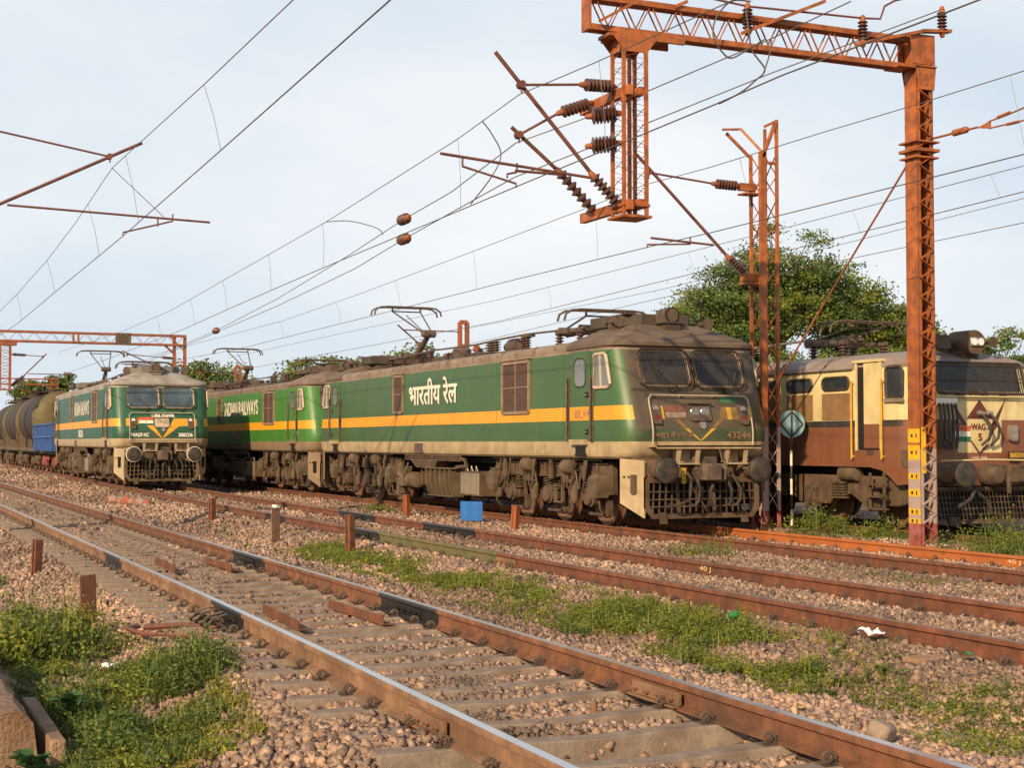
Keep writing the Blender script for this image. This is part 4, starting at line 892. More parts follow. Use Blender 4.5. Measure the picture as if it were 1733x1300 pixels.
def tank(y, label):
    t = thing('tank_wagon', label, 'tank wagon', at_mid(y), RAD(-1.2), 'wagons behind the left locomotive')
    wagon_base(t, .2, 11, m_iron, m_iron); b = MB()
    prof = [(0,.3),(.05,.9),(.16,1.3),(.3,1.46),(.5,1.5)]; full = prof+[(10.3-a, r) for a, r in reversed(prof)]
    b.lathe((0,.4,2.72),(0,1,0),full,28); b.build('tank_barrel', m_ty, t)
    b = MB()
    for y0, y1 in ((.95,4.2),(4.55,7.5),(7.85,10.1)): b.lathe((0,y0,2.72),(0,1,0),[(0,1.503),(y1-y0,1.503)],28)
    b.build('spill_stain', m_tb, t)
    b = MB(); b.lathe((0,5.5,4.1),(0,0,1),[(0,.4),(.32,.4),(.36,.2)],14); b.box((-.6,5.5,4.22),(.5,3,.04)); b.tube([(-.9,4,4.1),(-.9,4,4.4),(-.9,7,4.4),(-.9,7,4.1)],.02); b.build('dome', m_tb, t)
    b = MB()
    for yy in (1.2,9.8):
        b.prism([(-1.35,yy,1.1),(1.35,yy,1.1),(1.42,yy,2.2),(1.0,yy,1.75),(-1.0,yy,1.75),(-1.42,yy,2.2)],(0,.3,0))
    for k in range(6): b.prism([(-1.4,1.9+1.4*k,1.1),(-1.4,2.2+1.4*k,1.1),(-1.42,2.9+1.4*k,1.65),(-1.42,2.6+1.4*k,1.65)],(.06,0,0))
    b.box((-1.35,5.6,1.1),(.1,10.6,.18)); b.build('saddle', m_d2, t, recalc=True)
    b = MB(); b.box((0,.32,2.9),(1.1,.04,1.3)); b.bar((-.5,.3,1.1),(-.5,.3,3.9),.05); b.bar((-.15,.3,1.1),(-.15,.3,3.9),.05); b.build('end_ladder', m_ty, t)
    return t
tank(80.2, 'stained yellow tank wagon next to the blue wagon'); tank(91.6, 'stained tank wagon second from the blue wagon'); tank(103, 'farthest tank wagon at the left edge')
# ---------------- overhead line structures
def zig(b, p0, p1, q0, q1, n, w=.045, t=.012):
    """flat lacing between two chords"""
    p0, p1, q0, q1 = map(Vector, (p0, p1, q0, q1))
    for k in range(n):
        a = p0.lerp(p1, k/n); c = q0.lerp(q1, (k+.5)/n); d = p0.lerp(p1, (k+1)/n)
        b.bar(a, c, w, t); b.bar(c, d, w, t)
def laced_post(b, x, y, z0, z1, wx, wy, n, lace=.05):
    for s in (-1, 1):
        b.box((x+s*(wx/2-.006), y, (z0+z1)/2), (.012, wy, z1-z0))
        for q in (-1, 1): b.box((x+s*(wx/2-.04), y+q*(wy/2-.006), (z0+z1)/2), (.07, .012, z1-z0))
    for q in (-1, 1): yy = y+q*(wy/2+.004); zig(b, (x-wx/2+.04,yy,z0), (x-wx/2+.04,yy,z1), (x+wx/2-.04,yy,z0), (x+wx/2-.04,yy,z1), n, lace)
def lattice(b, x, y, z0, z1, wx, wy, n, leg=.06, lace=.02):
    c = [(x-wx/2,y-wy/2),(x+wx/2,y-wy/2),(x+wx/2,y+wy/2),(x-wx/2,y+wy/2)]
    for px, py in c: b.box((px,py,(z0+z1)/2),(leg,leg,z1-z0))
    for i in range(4):
        (ax, ay), (bx, by) = c[i], c[(i+1) % 4]
        zig(b, (ax,ay,z0),(ax,ay,z1),(bx,by,z0),(bx,by,z1), n, lace, lace*.5)
def boom(b, x0, x1, y, zb, zt, wy, n, ch=.09, lace=.025):
    for q in (-1, 1):
        yy = y+q*wy/2
        b.bar((x0,yy,zb),(x1,yy,zb-.0),ch); b.bar((x0,yy,zt),(x1,yy,zt),ch)
        zig(b, (x0+.1,yy,zt),(x1-.1,yy,zt),(x0+.1,yy,zb),(x1-.1,yy,zb), n, lace)
    zig(b, (x0,y-wy/2,zb),(x1,y-wy/2,zb),(x0,y+wy/2,zb),(x1,y+wy/2,zb), n, lace); zig(b, (x0,y-wy/2,zt),(x1,y-wy/2,zt),(x0,y+wy/2,zt),(x1,y+wy/2,zt), n//2, lace)
m_greyp = mat('grey_base_paint', (.42,.34,.30), .65, var=.15, dirt=(.3,.10,.06), da=.5, dscale=5, streak=.3)
m_redp = mat('red_base_paint', (.30,.05,.04), .6, var=.2, dirt=(.4,.35,.3), da=.3, dscale=9)
m_yplate = mat('yellow_number_paint', (.72,.42,.015), .5, var=.08, dirt=(.5,.25,.03), da=.3)
YP = 19.5
P1 = thing('portal_gantry', 'near orange steel portal with laced post, overhead boom and hanging drop arm at upper right', 'gantry', (16,YP,-.08), 0, 'overhead line gantries')
def part(b, name, m_, parent, **k):
    o = b.build(name, m_, parent, **k); l = parent
    while l.parent: l = l.parent
    for q in LAST: q.location = -Vector(l.location) if parent is l else (0,0,0)
    return o
b = MB(); laced_post(b, 16, YP, 1.5, 8.35, .34, .30, 22, .065); part(b, 'post', m_orange, P1)
b = MB(); laced_post(b, 16, YP, .28, 1.5, .34, .30, 4); part(b, 'post_base', m_greyp, P1)
b = MB(); laced_post(b, 16, YP, -.4, .28, .34, .30, 2); part(b, 'post_foot', m_redp, P1)
for z0, z1 in ((1.60,1.83),(1.32,1.56),(1.0,1.1),(.72,.84),(.42,.52),(.28,.36)):
    b = MB(); b.box((15.829,YP,(z0+z1)/2),(.006,.29,z1-z0)); o = part(b, 'number_plate', m_yplate, P1)
    q = MB(); q.box((15.825,YP+.05,(z0+z1)/2),(.004,.05,.05)); q.box((15.825,YP-.06,(z0+z1)/2),(.004,.03,.07)); part(q, 'plate_mark', m_black, o)
b = MB()
for z0, z1 in ((1.1,1.85),): b.box((15.90,YP-.158,(z0+z1)/2),(.09,.006,z1-z0))
part(b, 'number_plate', m_yplate, P1)
b = MB(); boom(b, 9.85, 15.75, YP, 7.80, 8.25, .14, 12, .085, .028); b.box((9.84,YP,8.03),(.05,.24,.56)); part(b, 'boom', m_orange, P1)
b = MB()
for s in (-1, 1):
    b.prism([(15.72,YP+s*.17,7.84),(16.2,YP+s*.17,7.84),(16.2,YP+s*.17,8.34),(15.72,YP+s*.17,8.34)],(0,s*.012,0)); b.prism([(15.8,YP+s*.172,7.80),(16.22,YP+s*.172,7.80),(16.18,YP+s*.172,7.42),(15.87,YP+s*.172,7.42)],(0,s*.012,0))
    for i in range(3):
        for j in range(2): b.lathe((15.9+.11*i,YP+s*.183,7.52+.16*j),(0,s,0),[(0,.018),(.014,.016)],6)
b.box((15.62,YP,7.78),(.34,.40,.04)); b.box((16,YP,7.81),(.44,.42,.03)); b.prism([(15.83,YP-.12,7.78),(15.83,YP+.12,7.78),(15.83,YP,7.45)],(-.012,0,0)); b.box((16,YP,6.42),(.5,.44,.05)); b.box((16,YP,6.56),(.5,.44,.03)); b.box((16,YP,6.30),(.48,.42,.03)); part(b, 'post_head', m_orange, P1, bevel=.004)
b = MB(); lattice(b, 10.56, YP, 4.98, 7.62, .38, .36, 11, .05, .011); b.box((10.56,YP,6.3),(.05,.05,2.6)); da = part(b, 'drop_arm', m_orange, P1)
b = MB(); b.box((10.6,YP,7.70),(.95,.36,.05)); b.box((10.85,YP-.17,7.72),(1.15,.05,.12)); b.box((10.75,YP+.17,7.70),(1.15,.05,.12)); b.prism([(10.2,YP-.2,7.67),(10.92,YP-.2,7.67),(10.76,YP-.2,7.46),(10.38,YP-.2,7.46)],(0,.014,0)); b.prism([(10.2,YP+.2,7.67),(10.92,YP+.2,7.67),(10.76,YP+.2,7.46),(10.38,YP+.2,7.46)],(0,.014,0)); b.prism([(10.35,YP-.18,7.67),(10.35,YP+.18,7.67),(10.35,YP+.1,7.46),(10.35,YP-.1,7.46)],(-.012,0,0)); part(b, 'drop_arm_bracket', m_orange, P1, bevel=.004)
b = MB(); b.box((10.42,YP+.5,6.86),(.10,1.6,.15)); b.box((10.7,YP+.15,6.9),(.10,.6,.12)); b.box((10.42,YP+.5,5.14),(.10,1.6,.15)); b.box((10.7,YP+.2,5.2),(.10,.7,.12)); b.box((10.56,YP,4.98),(.5,.5,.04)); b.box((10.56,YP,5.15),(.46,.46,.04)); part(b, 'drop_arm_bracket', m_orange, P1, bevel=.004)
def tubepart(name, pts, r, parent, m_=None, n=8): b = MB(); b.tube(pts, r, n); return part(b, name, m_ or m_tube, parent)
def inspart(p, q, r, parent, n=7, m_=None):
    b = MB(); insulator(b, p, q, r, n); o = part(b, 'insulator', m_ or m_ins, parent)
    p, q = Vector(p), Vector(q); d = (q-p).normalized(); c = MB(); c.lathe(p-d*.10, d, [(0,.02),(.02,.04),(.13,.055),(.15,.05)], 10); c.lathe(q-d*.05, d, [(0,.05),(.02,.055),(.13,.04),(.15,.02)], 10); part(c, 'insulator_cap', m_orange2, o); return o
def cantilever(parent, A, ins_end, top, stay_a, stay_ins, stay_end, reg0, reg1, arm0, arm1):
    """A: foot on structure; ins_end: where the foot insulator ends; top: upper end of the slanting tube"""
    inspart(Vector(A).lerp(Vector(ins_end), .12), ins_end, .095, parent); tubepart('bracket_tube', [ins_end, top], .032, parent); tubepart('bracket_fitting', [A, Vector(A).lerp(Vector(ins_end), .15)], .03, parent, m_orange2)
    tubepart('stay_tube', [stay_a, stay_ins], .02, parent); inspart(Vector(stay_ins).lerp(Vector(stay_end), .1), Vector(stay_ins).lerp(Vector(stay_end), .82), .10, parent); tubepart('bracket_fitting', [Vector(stay_ins).lerp(Vector(stay_end), .8), stay_end], .025, parent, m_orange2)
    tubepart('registration_tube', [reg0, reg1], .022, parent)
    tubepart('steady_arm', [arm0, arm1, Vector(arm1)-Vector((0,0,.06))], .017, parent); tubepart('bracket_fitting', [Vector(arm0)+Vector((0,0,.14)), arm0], .016, parent)
    b = MB(); sa = Vector(stay_a); b.lathe(sa-Vector((0,.06,0)),(0,1,0),[(0,.06),(.12,.06)],8); b.tube([sa, sa-Vector((-.01,0,.12))], .015); part(b, 'bracket_clamp', m_tube, parent)
cantilever(P1, (10.45,YP,5.10), (9.95,YP,5.57), (8.36,YP,7.27), (8.77,YP,6.83), (9.75,YP,6.93), (10.4,YP+.1,6.98), (7.51,YP,5.72), (9.98,YP,5.54), (7.85,YP,5.56), (8.69,YP,5.37))
Y2 = 20.3
cantilever(P1, (10.45,Y2,5.1), (9.78,Y2,5.75), (8.97,Y2,6.38), (9.09,Y2,6.27), (9.75,Y2,6.66), (10.38,Y2,6.9), (9.03,Y2,5.72), (9.8,Y2,5.72), (9.06,Y2,5.7), (8.9,Y2,5.66))
for z in (6.52, 6.07): inspart((9.98,YP+.12,z-.02), (10.34,YP+.02,z+.03), .135, P1, 7)
# gear on the boom
for x, z in ((12.54,8.02),(14.73,8.08),(16.34,8.42)):
    inspart((x,YP-.2,z),(x,YP-.2,z+.33),.085,P1,6)
b = MB(); b.bar((12.45,YP-.2,7.96),(13.98,YP-.2,8.64),.10,.05); b.bar((9.96,YP-.2,7.86),(10.6,YP-.2,8.24),.07,.04); b.bar((14.6,YP-.2,8.02),(16.0,YP-.2,8.40),.09,.05); b.bar((15.9,YP-.2,8.38),(16.5,YP-.2,8.44),.12,.05); b.bar((11.28,YP-.1,8.25),(11.5,YP-.1,8.36),.1,.05); part(b, 'boom_bracket', m_orange, P1)
tubepart('bus_pipe', [(10.6,YP-.2,8.52),(12.54,YP-.2,8.39),(14.73,YP-.2,8.46),(15.08,YP-.2,8.49),(15.17,YP-.2,8.71),(15.38,YP-.2,8.83),(15.8,YP-.2,8.95)], .018, P1)
tubepart('guy_rod', [(15.95,YP+.18,6.3),(16,23.6,2.83),(16,26.2,-.2)], .018, P1, m_orange2)
def cable(name, label, pts, r=.012, n=6):
    P = [Vector(p) for p in pts]; Q = []
    for i in range(len(P)-1):
        p0, p1, p2, p3 = P[max(i-1,0)], P[i], P[i+1], P[min(i+2,len(P)-1)]
        for k in range(6):
            t_ = k/6; Q.append(.5*((2*p1)+(p2-p0)*t_+(2*p0-5*p1+4*p2-p3)*t_*t_+(3*p1-p0-3*p2+p3)*t_**3))
    Q.append(P[-1]); b = MB(); b.tube(Q, r, n); o = b.build(name, m_wire); tag(o, label, 'cable', 'jumper cables under the boom'); return o
cable('jumper_cable', 'thick jumper cable looping below the boom, left loop', [(12.5,19.15,8.42),(12.15,19.15,8.38),(11.88,19.15,8.09),(11.83,19.15,7.79),(12.0,19.15,7.56),(12.15,19.15,7.5),(12.41,19.15,7.64),(12.74,19.15,7.85)], .013)
cable('jumper_cable', 'thick jumper cable hanging from the boom insulator, right loop', [(12.41,19.15,8.28),(12.47,19.15,7.93),(12.52,19.15,7.66),(12.73,19.15,7.43),(12.7,19.1,7.31),(12.49,19.0,7.16),(12.23,19.0,6.95),(11.83,19.0,6.73)], .013)
cable('jumper_cable', 'short jumper tail joining the right loop below the boom', [(12.88,19.15,7.86),(12.83,19.15,7.6),(12.70,19.12,7.3)], .011)
# lattice mast behind the big locomotive's front
YM = 24.1
P2 = thing('lattice_mast', 'slim orange lattice mast beside the front of the dusty green locomotive', 'mast', (16,YM,-.08), 0)
def lattice_cols(b, z0, z1, n):
    c = [(15.84,YM-.2),(16.17,YM-.2),(16.17,YM+.2),(15.84,YM+.2)]
    for i, (px, py) in enumerate(c): b.box((px,py,(z0+z1)/2),(.12 if i == 0 else .055,.09 if i == 0 else .055,z1-z0))
    for i in range(4): (ax, ay), (bx, by) = c[i], c[(i+1) % 4]; zig(b,(ax,ay,z0),(ax,ay,z1),(bx,by,z0),(bx,by,z1),n,.022,.012)
b = MB(); lattice_cols(b, 1.9, 7.2, 6); b.bar((16.17,YM-.2,7.2),(16.17,YM-.2,7.85),.055); b.bar((16.17,YM+.2,7.2),(16.17,YM+.2,7.75),.05); b.bar((15.84,YM-.2,7.1),(16.17,YM-.2,7.83),.09,.05); b.bar((15.84,YM-.2,7.2),(15.55,YM+.1,7.68),.08,.05); b.bar((15.84,YM+.2,7.15),(15.35,YM+.3,7.62),.05); b.bar((15.2,YM+.2,7.66),(15.62,YM+.2,7.70),.04); b.bar((15.84,YM-.2,7.0),(16.17,YM-.2,7.0),.05); b.bar((15.9,YM-.2,7.7),(16.17,YM-.2,7.83),.05); part(b, 'mast_column', m_orange, P2)
b = MB(); lattice_cols(b, .3, 1.9, 2); part(b, 'mast_base', m_greyp, P2)
b = MB(); lattice_cols(b, -.4, .3, 1); part(b, 'mast_foot', m_redp, P2)
b = MB(); b.box((15.62,YM,6.53),(.36,.12,.14)); b.box((15.7,YM,6.40),(.4,.3,.03)); b.box((15.66,YM,4.78),(.34,.12,.14)); b.box((15.7,YM,4.66),(.4,.3,.03)); part(b, 'mast_bracket', m_orange, P2)
cantilever(P2, (15.6,YM,4.82), (15.2,YM,5.14), (13.2,YM,6.98), (13.45,YM,6.66), (14.85,YM,6.55), (15.5,YM,6.54), (13.5,YM,5.43), (14.86,YM,5.37), (14.35,YM,5.36), (13.42,YM,5.30))
# near left bracket: its mast stands just outside the left edge of the photograph
P3 = thing('lattice_mast', 'cantilever bracket of rusty tubes reaching in from the left edge, upper left', 'mast', (.9,29.3,-.45))
b = MB(); laced_post(b, .9, 29.3, -.8, 8.2, .3, .28, 22); part(b, 'mast_column', m_orange, P3)
cantilever(P3, (1.08,29.3,5.47), (1.65,29.3,5.73), (5.01,29.3,7.49), (4.39,29.3,7.17), (1.8,29.3,7.58), (1.1,29.3,7.66), (6.36,29.3,6.0), (2.51,29.3,6.1), (5.62,29.3,5.98), (4.66,29.3,5.70))
tubepart('tie_wire', [(4.44,29.3,6.95),(5.45,29.3,6.05)], .007, P3, m_wire); tubepart('bracket_fitting', [(5.33,29.3,6.03),(5.33,29.3,5.86)], .016, P3)
# far portal and its copy
P4 = thing('portal_gantry', 'distant rusty portal spanning the tracks above the left green locomotive', 'gantry', (16,80,-.1), 0, 'overhead line gantries')
b = MB()
for s in (-1,1):
    for q in (-1,1): b.box((15.78+s*.28,80+q*.15,3.5),(.11,.08,7.5))
zig(b,(15.5,79.85,.2),(15.5,79.85,7),(16.06,79.85,.2),(16.06,79.85,7),9,.05); b.box((15.78,79.85,5.9),(.7,.1,.08)); b.bar((15.5,79.85,6.3),(14.9,79.85,6.85),.10); b.bar((16.0,79.85,6.5),(15.2,79.85,7.3),.06); part(b, 'post', m_orange2, P4)
b = MB(); laced_post(b, 1.5, 80, -.4, 7.3, .4, .3, 14); part(b, 'post', m_orange2, P4)
b = MB(); boom(b, 1.3, 16.1, 80, 6.82, 7.32, .5, 17, .10, .05); b.bar((10.2,79.7,6.8),(10.2,79.7,7.35),.1); b.bar((10.45,79.7,6.8),(10.45,79.7,7.35),.1); part(b, 'boom', m_orange2, P4)
b = MB(); b.box((12.75,79.7,7.07),(.8,.05,.62)); part(b, 'name_plate', m_iron, P4)
b = MB(); lattice(b, 6.85, 80, 4.3, 6.6, .5, .5, 7, .08, .04); b.box((6.9,80,6.66),(1.0,.6,.14)); b.box((6.85,80,4.3),(.6,.6,.06)); part(b, 'drop_arm', m_orange2, P4)
cantilever(P4, (7.1,80,4.45), (7.75,80,5.0), (8.9,80,6.2), (8.72,80,6.05), (7.9,80,6.1), (7.1,80,6.13), (10.4,80,5.14), (8.0,80,5.14), (9.9,80,5.12), (9.3,80,5.0))
cantilever(P4, (15.5,80,5.3), (14.9,80,5.5), (12.75,80,6.45), (13.0,80,6.25), (14.8,80,6.15), (15.5,80,6.1), (12.7,80,5.75), (14.6,80,5.8), (13.6,80,5.75), (12.9,80,5.7))
c = clone(P4, None, (16.5,140,-.1)); c['label'] = 'smallest, most distant portal seen low above the tank wagons'
P4b = c
# masts seen over the roofs
for x, y, h, lb in ((23,57,6.9,'brown double-channel mast rising behind the roof of the dusty green locomotive'),(23,97,6.9,'pale brown mast rising behind the raised pantograph of the bright green locomotive')):
    t = thing('overhead_mast', lb, 'mast', (x,y,-.3), 0, 'masts behind the locomotives'); b = MB()
    for s in (-1, 1): b.box((x+s*.16,y,h/2-.3),(.12,.25,h))
    for k in range(7): b.box((x,y,.6+k*1.0),(.3,.22,.16))
    part(b, 'mast_column', m_orange2, t, smooth=False)
    inspart((x-.8,y,5.2),(x-.35,y,5.25),.09,t,5); tubepart('bracket_tube', [(x-.3,y,4.3),(x-2.9,y,6.4)], .035, t); tubepart('stay_tube', [(x-.2,y,6.2),(x-2.7,y,6.2)], .025, t); tubepart('registration_tube', [(x-4.6,y,5.05),(x-1.0,y,4.9)], .025, t); b = MB(); b.bar((x+.1,y,5.4),(x+1.6,y,5.6),.05); b.lathe((x+.6,y-.06,5.5),(0,1,0),[(0,.16),(.12,.16)],10); part(b, 'anchor_fitting', m_orange2, t)
# strain wires at the post
t = thing('strain_insulator', 'rusty anchor chain with insulator tied to the right orange post', 'insulator', (16.2,19.4,6.64)); b = MB(); O = Vector((16.2,19.4,6.64))
b.tube([(0,0,0),(.03,-.45,.0)], .02); b.lathe((.03,-.45,0),(.03,-.3,.01),[(0,.03),(.03,.055),(.3,.055),(.34,.03)],10)
part_o = b.build('chain', m_orange2, t)
b = MB(); b.prism([(.07,-.98,-.01),(.1,-1.25,.06),(.1,-1.25,-.07)],(.02,0,0)); b.tube([(.05,-.75,0),(.07,-1.0,0)],.018); b.tube([(.1,-1.22,.05),(.15,-1.7,.10),(.25,-3.6,.35)],.014); b.tube([(.1,-1.22,-.06),(.12,-2.0,-.08),(.2,-3.8,.05)],.014); b.lathe((.12,-1.4,.08),(.03,-.35,.04),[(0,.03),(.25,.03)],8); b.lathe((.12,-1.6,-.07),(.03,-.35,.0),[(0,.025),(.25,.025)],8); b.build('yoke_plate', m_orange2, t)
# ---------------- wires
def wire(name, label, pts, r=.009, grp='overhead wires'):
    o = MB().tube(pts, r, 5).build(name, m_wire); return tag(o, label, 'wire', grp)
def atY(pts, y):
    p = sorted(pts, key=lambda q: q[1]); ys_ = [q[1] for q in p]
    return (float(np.interp(y, ys_, [q[0] for q in p])), y, float(np.interp(y, ys_, [q[2] for q in p])))
def pair(lc, lw, cat, con, drops, rc=.0075, rw=.009):
    c = wire('catenary_wire', lc, cat, rc); wire('contact_wire', lw, con, rw)
    for d in drops:
        a, b_ = atY(cat, d), atY(con, d-.25); m_ = ((a[0]+b_[0])/2+.03, d-.1, (a[2]+b_[2])/2)
        MB().tube([a, m_, b_], .004, 4).build('dropper', m_wire, c)
catn = [(4.2,5,6.75),(4.3,10,6.5),(4.3,15.7,6.48),(4.35,20.51,6.62),(4.44,29.28,6.95),(4.36,34,6.5),(4.3,38.76,6.21),(4.2,45.56,5.95),(4.2,56,5.9),(4.2,68,6.2),(4.3,80,6.6)]
conn = [(4.2,5,5.67),(4.4,12.72,5.67),(4.55,20.89,5.66),(4.65,29.31,5.62),(4.45,38.92,5.36),(4.3,46,5.15),(4.2,62,5.2),(4.3,80,5.3)]
pair('upper wire of the steep pair crossing the upper left sky', 'lower thicker wire of the steep pair crossing the upper left sky', catn, conn, [20.5,27.6,32.2,38.8,45.5,52])
catm = [(8.75,6,6.7),(8.75,13.75,6.49),(8.76,17.11,6.59),(8.77,19.56,6.7),(8.8,22.06,6.52),(8.9,29.71,6.23),(8.9,39.35,5.95),(9.05,47.45,5.8),(9.3,60,5.9),(9.5,80,6.3)]
conm = [(8.9,6,5.48),(8.9,10.04,5.48),(8.8,12.93,5.46),(8.75,14.08,5.41),(8.7,19.55,5.33),(8.75,21.93,5.32),(8.85,30.53,5.25),(8.95,38.77,5.15),(9.1,45.51,5.08),(9.4,62,5.05),(9.6,80,5.1)]
pair('catenary wire clamped on the upper bracket of the hanging drop arm', 'contact wire held by the steady arm left of the drop arm', catm, conm, [17,22.06,30,34.5,39.35,44,50,57])
catM = [(14.5,6,7.0),(14.3,15.26,6.62),(14.1,17.46,6.56),(13.85,19.07,6.5),(13.5,22.02,6.4),(13.4,24.13,6.43),(13.6,26.5,6.43),(13.9,33.8,6.35),(14.1,43.44,6.19),(14.1,52.6,6.03),(14.1,80,6.2),(13.2,80.1,6.3)]
conM = [(14.5,6,5.7),(14.3,15.28,5.49),(14.1,16.9,5.43),(13.6,22.04,5.28),(13.42,24.04,5.25),(13.8,31.35,5.36),(14.2,42.02,5.44),(14.2,60,5.42),(13.6,80,5.6)]
pair('catenary wire over the dusty green locomotive, crossing behind the drop arm', 'contact wire over the dusty green locomotive, held beside the lattice mast', catM, conM, [15.5,21.2,26.6,33.8,40,46,53])
pair('upper wire over the cream locomotive track', 'contact wire over the cream locomotive track', [(18.4,8,6.6),(18.4,19.67,6.40),(18.4,26.81,6.28),(18.4,42.8,6.1),(18.4,80,6.2)], [(18.4,8,6.3),(18.4,19.67,5.95),(18.4,26.51,5.78),(18.4,42.8,5.41),(18.4,80,5.4)], [20.5,24.5,31,39])
pair('upper wire of the farthest pair behind the right post', 'lowest wire crossing behind the right post', [(23,12,7.3),(23,24.6,6.89),(23,40.4,6.4),(23,57,6.3)], [(23,12,6.6),(23,24.6,6.36),(23,40.4,6.14),(22.5,57,5.5)], [33])
OU = [(10.02,19.6,6.52),(9.09,20.4,6.17),(9.45,24,6.0),(9.7,27.2,5.97),(10.1,32,5.84),(10.6,40,5.6),(11,49.65,5.37),(12,70,5.3)]
OL = [(10.02,19.62,6.05),(9.2,20.7,5.7),(9.7,27.2,5.58),(10.1,31.5,5.49),(10.6,40,5.4),(11,49.6,5.31),(12,70,5.2)]
wire('anchor_wire', 'upper anchored wire ending at the drop arm insulator', OU); wire('anchor_wire', 'lower anchored wire ending at the drop arm insulator', OL)
wire('anchor_wire', 'upper wire leaving the drop arm toward the boom on the right', [(10.75,19.5,6.88),(11.48,17.2,7.2),(11.87,15.8,7.42)]); wire('anchor_wire', 'lower wire leaving the drop arm toward the right post', [(10.78,19.5,6.41),(12.27,18.2,7.07),(14.42,17.0,7.95)])
for p, lb in ((OU[3],'round brown insulator on the upper anchored wire in the middle sky'),(OL[2],'round brown insulator on the lower anchored wire in the middle sky'),(OU[6],'small brown insulator low in the sky left of center')):
    b = MB(); insulator(b,(0,-.22,0),(0,.14,0),.11,5); b.cur = 1; b.lathe((0,-.36,0),(0,1,0),[(0,.02),(.02,.05),(.16,.07)],8); b.lathe((0,.12,0),(0,1,0),[(0,.07),(.1,.05),(.16,.02)],8); o = b.build('wire_insulator', [m_ins, m_orange2]); o.location = p; tag(o, lb, 'insulator', 'insulators strung in the wires')
cable('jumper_cable', 'curved jumper wire hanging between the wires left of the drop arm', [(8.78,21.0,6.6),(8.95,21,6.4),(9.1,21,6.1),(8.95,21,5.75),(8.75,21.4,5.35)], .010)
cable('jumper_cable', 'short curved jumper wire between the wires near the middle insulators', [(8.9,29.7,6.22),(9.3,29.4,6.22),(9.75,29,6.05),(9.9,29,5.92)], .010)
# painted marks on the rails
m_rmark = mat('rail_mark_paint', (.62,.42,.22), .7, var=.2, scale=30)
trk = [o for o in sc.objects if o.get('category') == 'railway track']
for tr, X_, Y_, Z_, w_ in ((trk[1], 9.757, 16.05, .105-.092, .26), (trk[2], 15.017, 16.35, -.096, .27)):
    l_ = tr.location; text('40 J', tr, (X_-l_.x, Y_-l_.y, Z_-l_.z), (0,-1,0), (0,0,1), w_, .075, m_rmark, 'painted_mark', .004)
# ---------------- small things on the ground
b = MB(); b.box((0,0,.26),(.02,.50,.40)); s_ = thing('notice_board', 'bright blue board with faint yellow writing standing in the ballast', 'sign', (12.3,30.0,-.17), RAD(-52))
m_sign = mat('blue_sign', (.008,.12,.44), .45, var=.06, dirt=(.05,.12,.25), da=.3)
m_signw = mat('sign_marks', (.07,.22,.40), .6, var=.1)
b = MB(); b.box((0,0,.27),(.56,.012,.42)); b.build('board', m_sign, s_)
b = MB(); b.box((-.2,.02,.05),(.03,.02,.5)); b.box((.2,.02,.05),(.03,.02,.5)); b.build('leg', m_orange2, s_)
b = MB()
for r_ in range(8):
    for cx, wv in ((-.17,.10+.03*(r_*5%3)),(.08+.02*(r_*3%3),.06+.04*(r_*7%3))):
        x = cx-wv/2
        while x < cx+wv/2-.01:
            w_ = rnd.uniform(.01,.025); b.box((x+w_/2,-.0075,.445-.052*r_),(w_*.8,.003,.016)); x += w_+.004
b.build('faint_writing', m_signw, s_)
SGX, SGY = 16.5, 23.95
s_ = thing('signal_disc', 'pale blue disc with black diamond on a striped pole', 'signal', (SGX,SGY,-.1), RAD(-18))
m_disc = mat('pale_blue_disc', (.24,.43,.45), .5, var=.06, dirt=DUST, da=.2)
b = MB(); b.lathe((0,0,2.06),(0,-1,0),[(0,.265),(.012,.265)],32); b.build('disc', m_disc, s_)
b = MB(); q = [(0,.25),(.22,0),(0,-.25),(-.22,0)]
for k in range(4): a, c = q[k], q[(k+1) % 4]; b.bar((a[0],-.018,2.06+a[1]),(c[0],-.018,2.06+c[1]),.008,.035,up=(1,0,0)) if 0 else b.tube([(a[0],-.02,2.06+a[1]),(c[0],-.02,2.06+c[1])],.016,6)
b.tube([(0,-.02,1.8),(0,-.02,2.32)],.018); b.build('diamond', m_black, s_)
b = MB(); b.tube([(0,.02,-.3),(0,.02,2.2)],.022,8); pl = b.build('pole', m_black, s_)
for z0 in (.1,.7,1.25):
    b = MB(); b.tube([(0,.02,z0),(0,.02,z0+.3)],.024,8); b.build('white_band', m_white, pl)
def crumple(name, label, cat, loc, w, d, h, m_, n=7, seed=1):
    r_ = np.random.default_rng(seed); b = MB(); vs_ = []; fs = []
    for i in range(n):
        for j in range(n):
            vs_.append(((i/(n-1)-.5)*w+r_.normal(0,w*.06), (j/(n-1)-.5)*d+r_.normal(0,d*.06), abs(r_.normal(0,h*.5))+.01))
    for i in range(n-1):
        for j in range(n-1): a = i*n+j; fs.append((a, a+n, a+n+1, a+1))
    b.add(vs_, fs); o = b.build(name, m_, ang=25); md = o.modifiers.new('thick', 'SOLIDIFY'); md.thickness = .004; sb = o.modifiers.new('sub', 'SUBSURF'); sb.levels = 1; sb.render_levels = 2; o.location = loc; o.rotation_euler = (0,0,r_.uniform(0,3)); return tag(o, label, cat, 'litter on the ballast')
m_grn = mat('green_plastic', (.012,.20,.05), .35, var=.1); m_blk = m_black
crumple('plastic_bag', 'crumpled white plastic bag beside the second track rail', 'litter', (7.82,10.2,-.02), .14, .2, .09, m_plastic, 7, 1)
crumple('rag', 'black rag lying in the grass strip below the bright rusty stake', 'litter', (7.25,21.8,-.12), .3, .4, .05, m_black, 7, 2)
crumple('plastic_scrap', 'white scrap under the left bush near the flat plate post', 'litter', (2.05,13.3,-.38), .16, .16, .08, m_plastic, 6, 3)
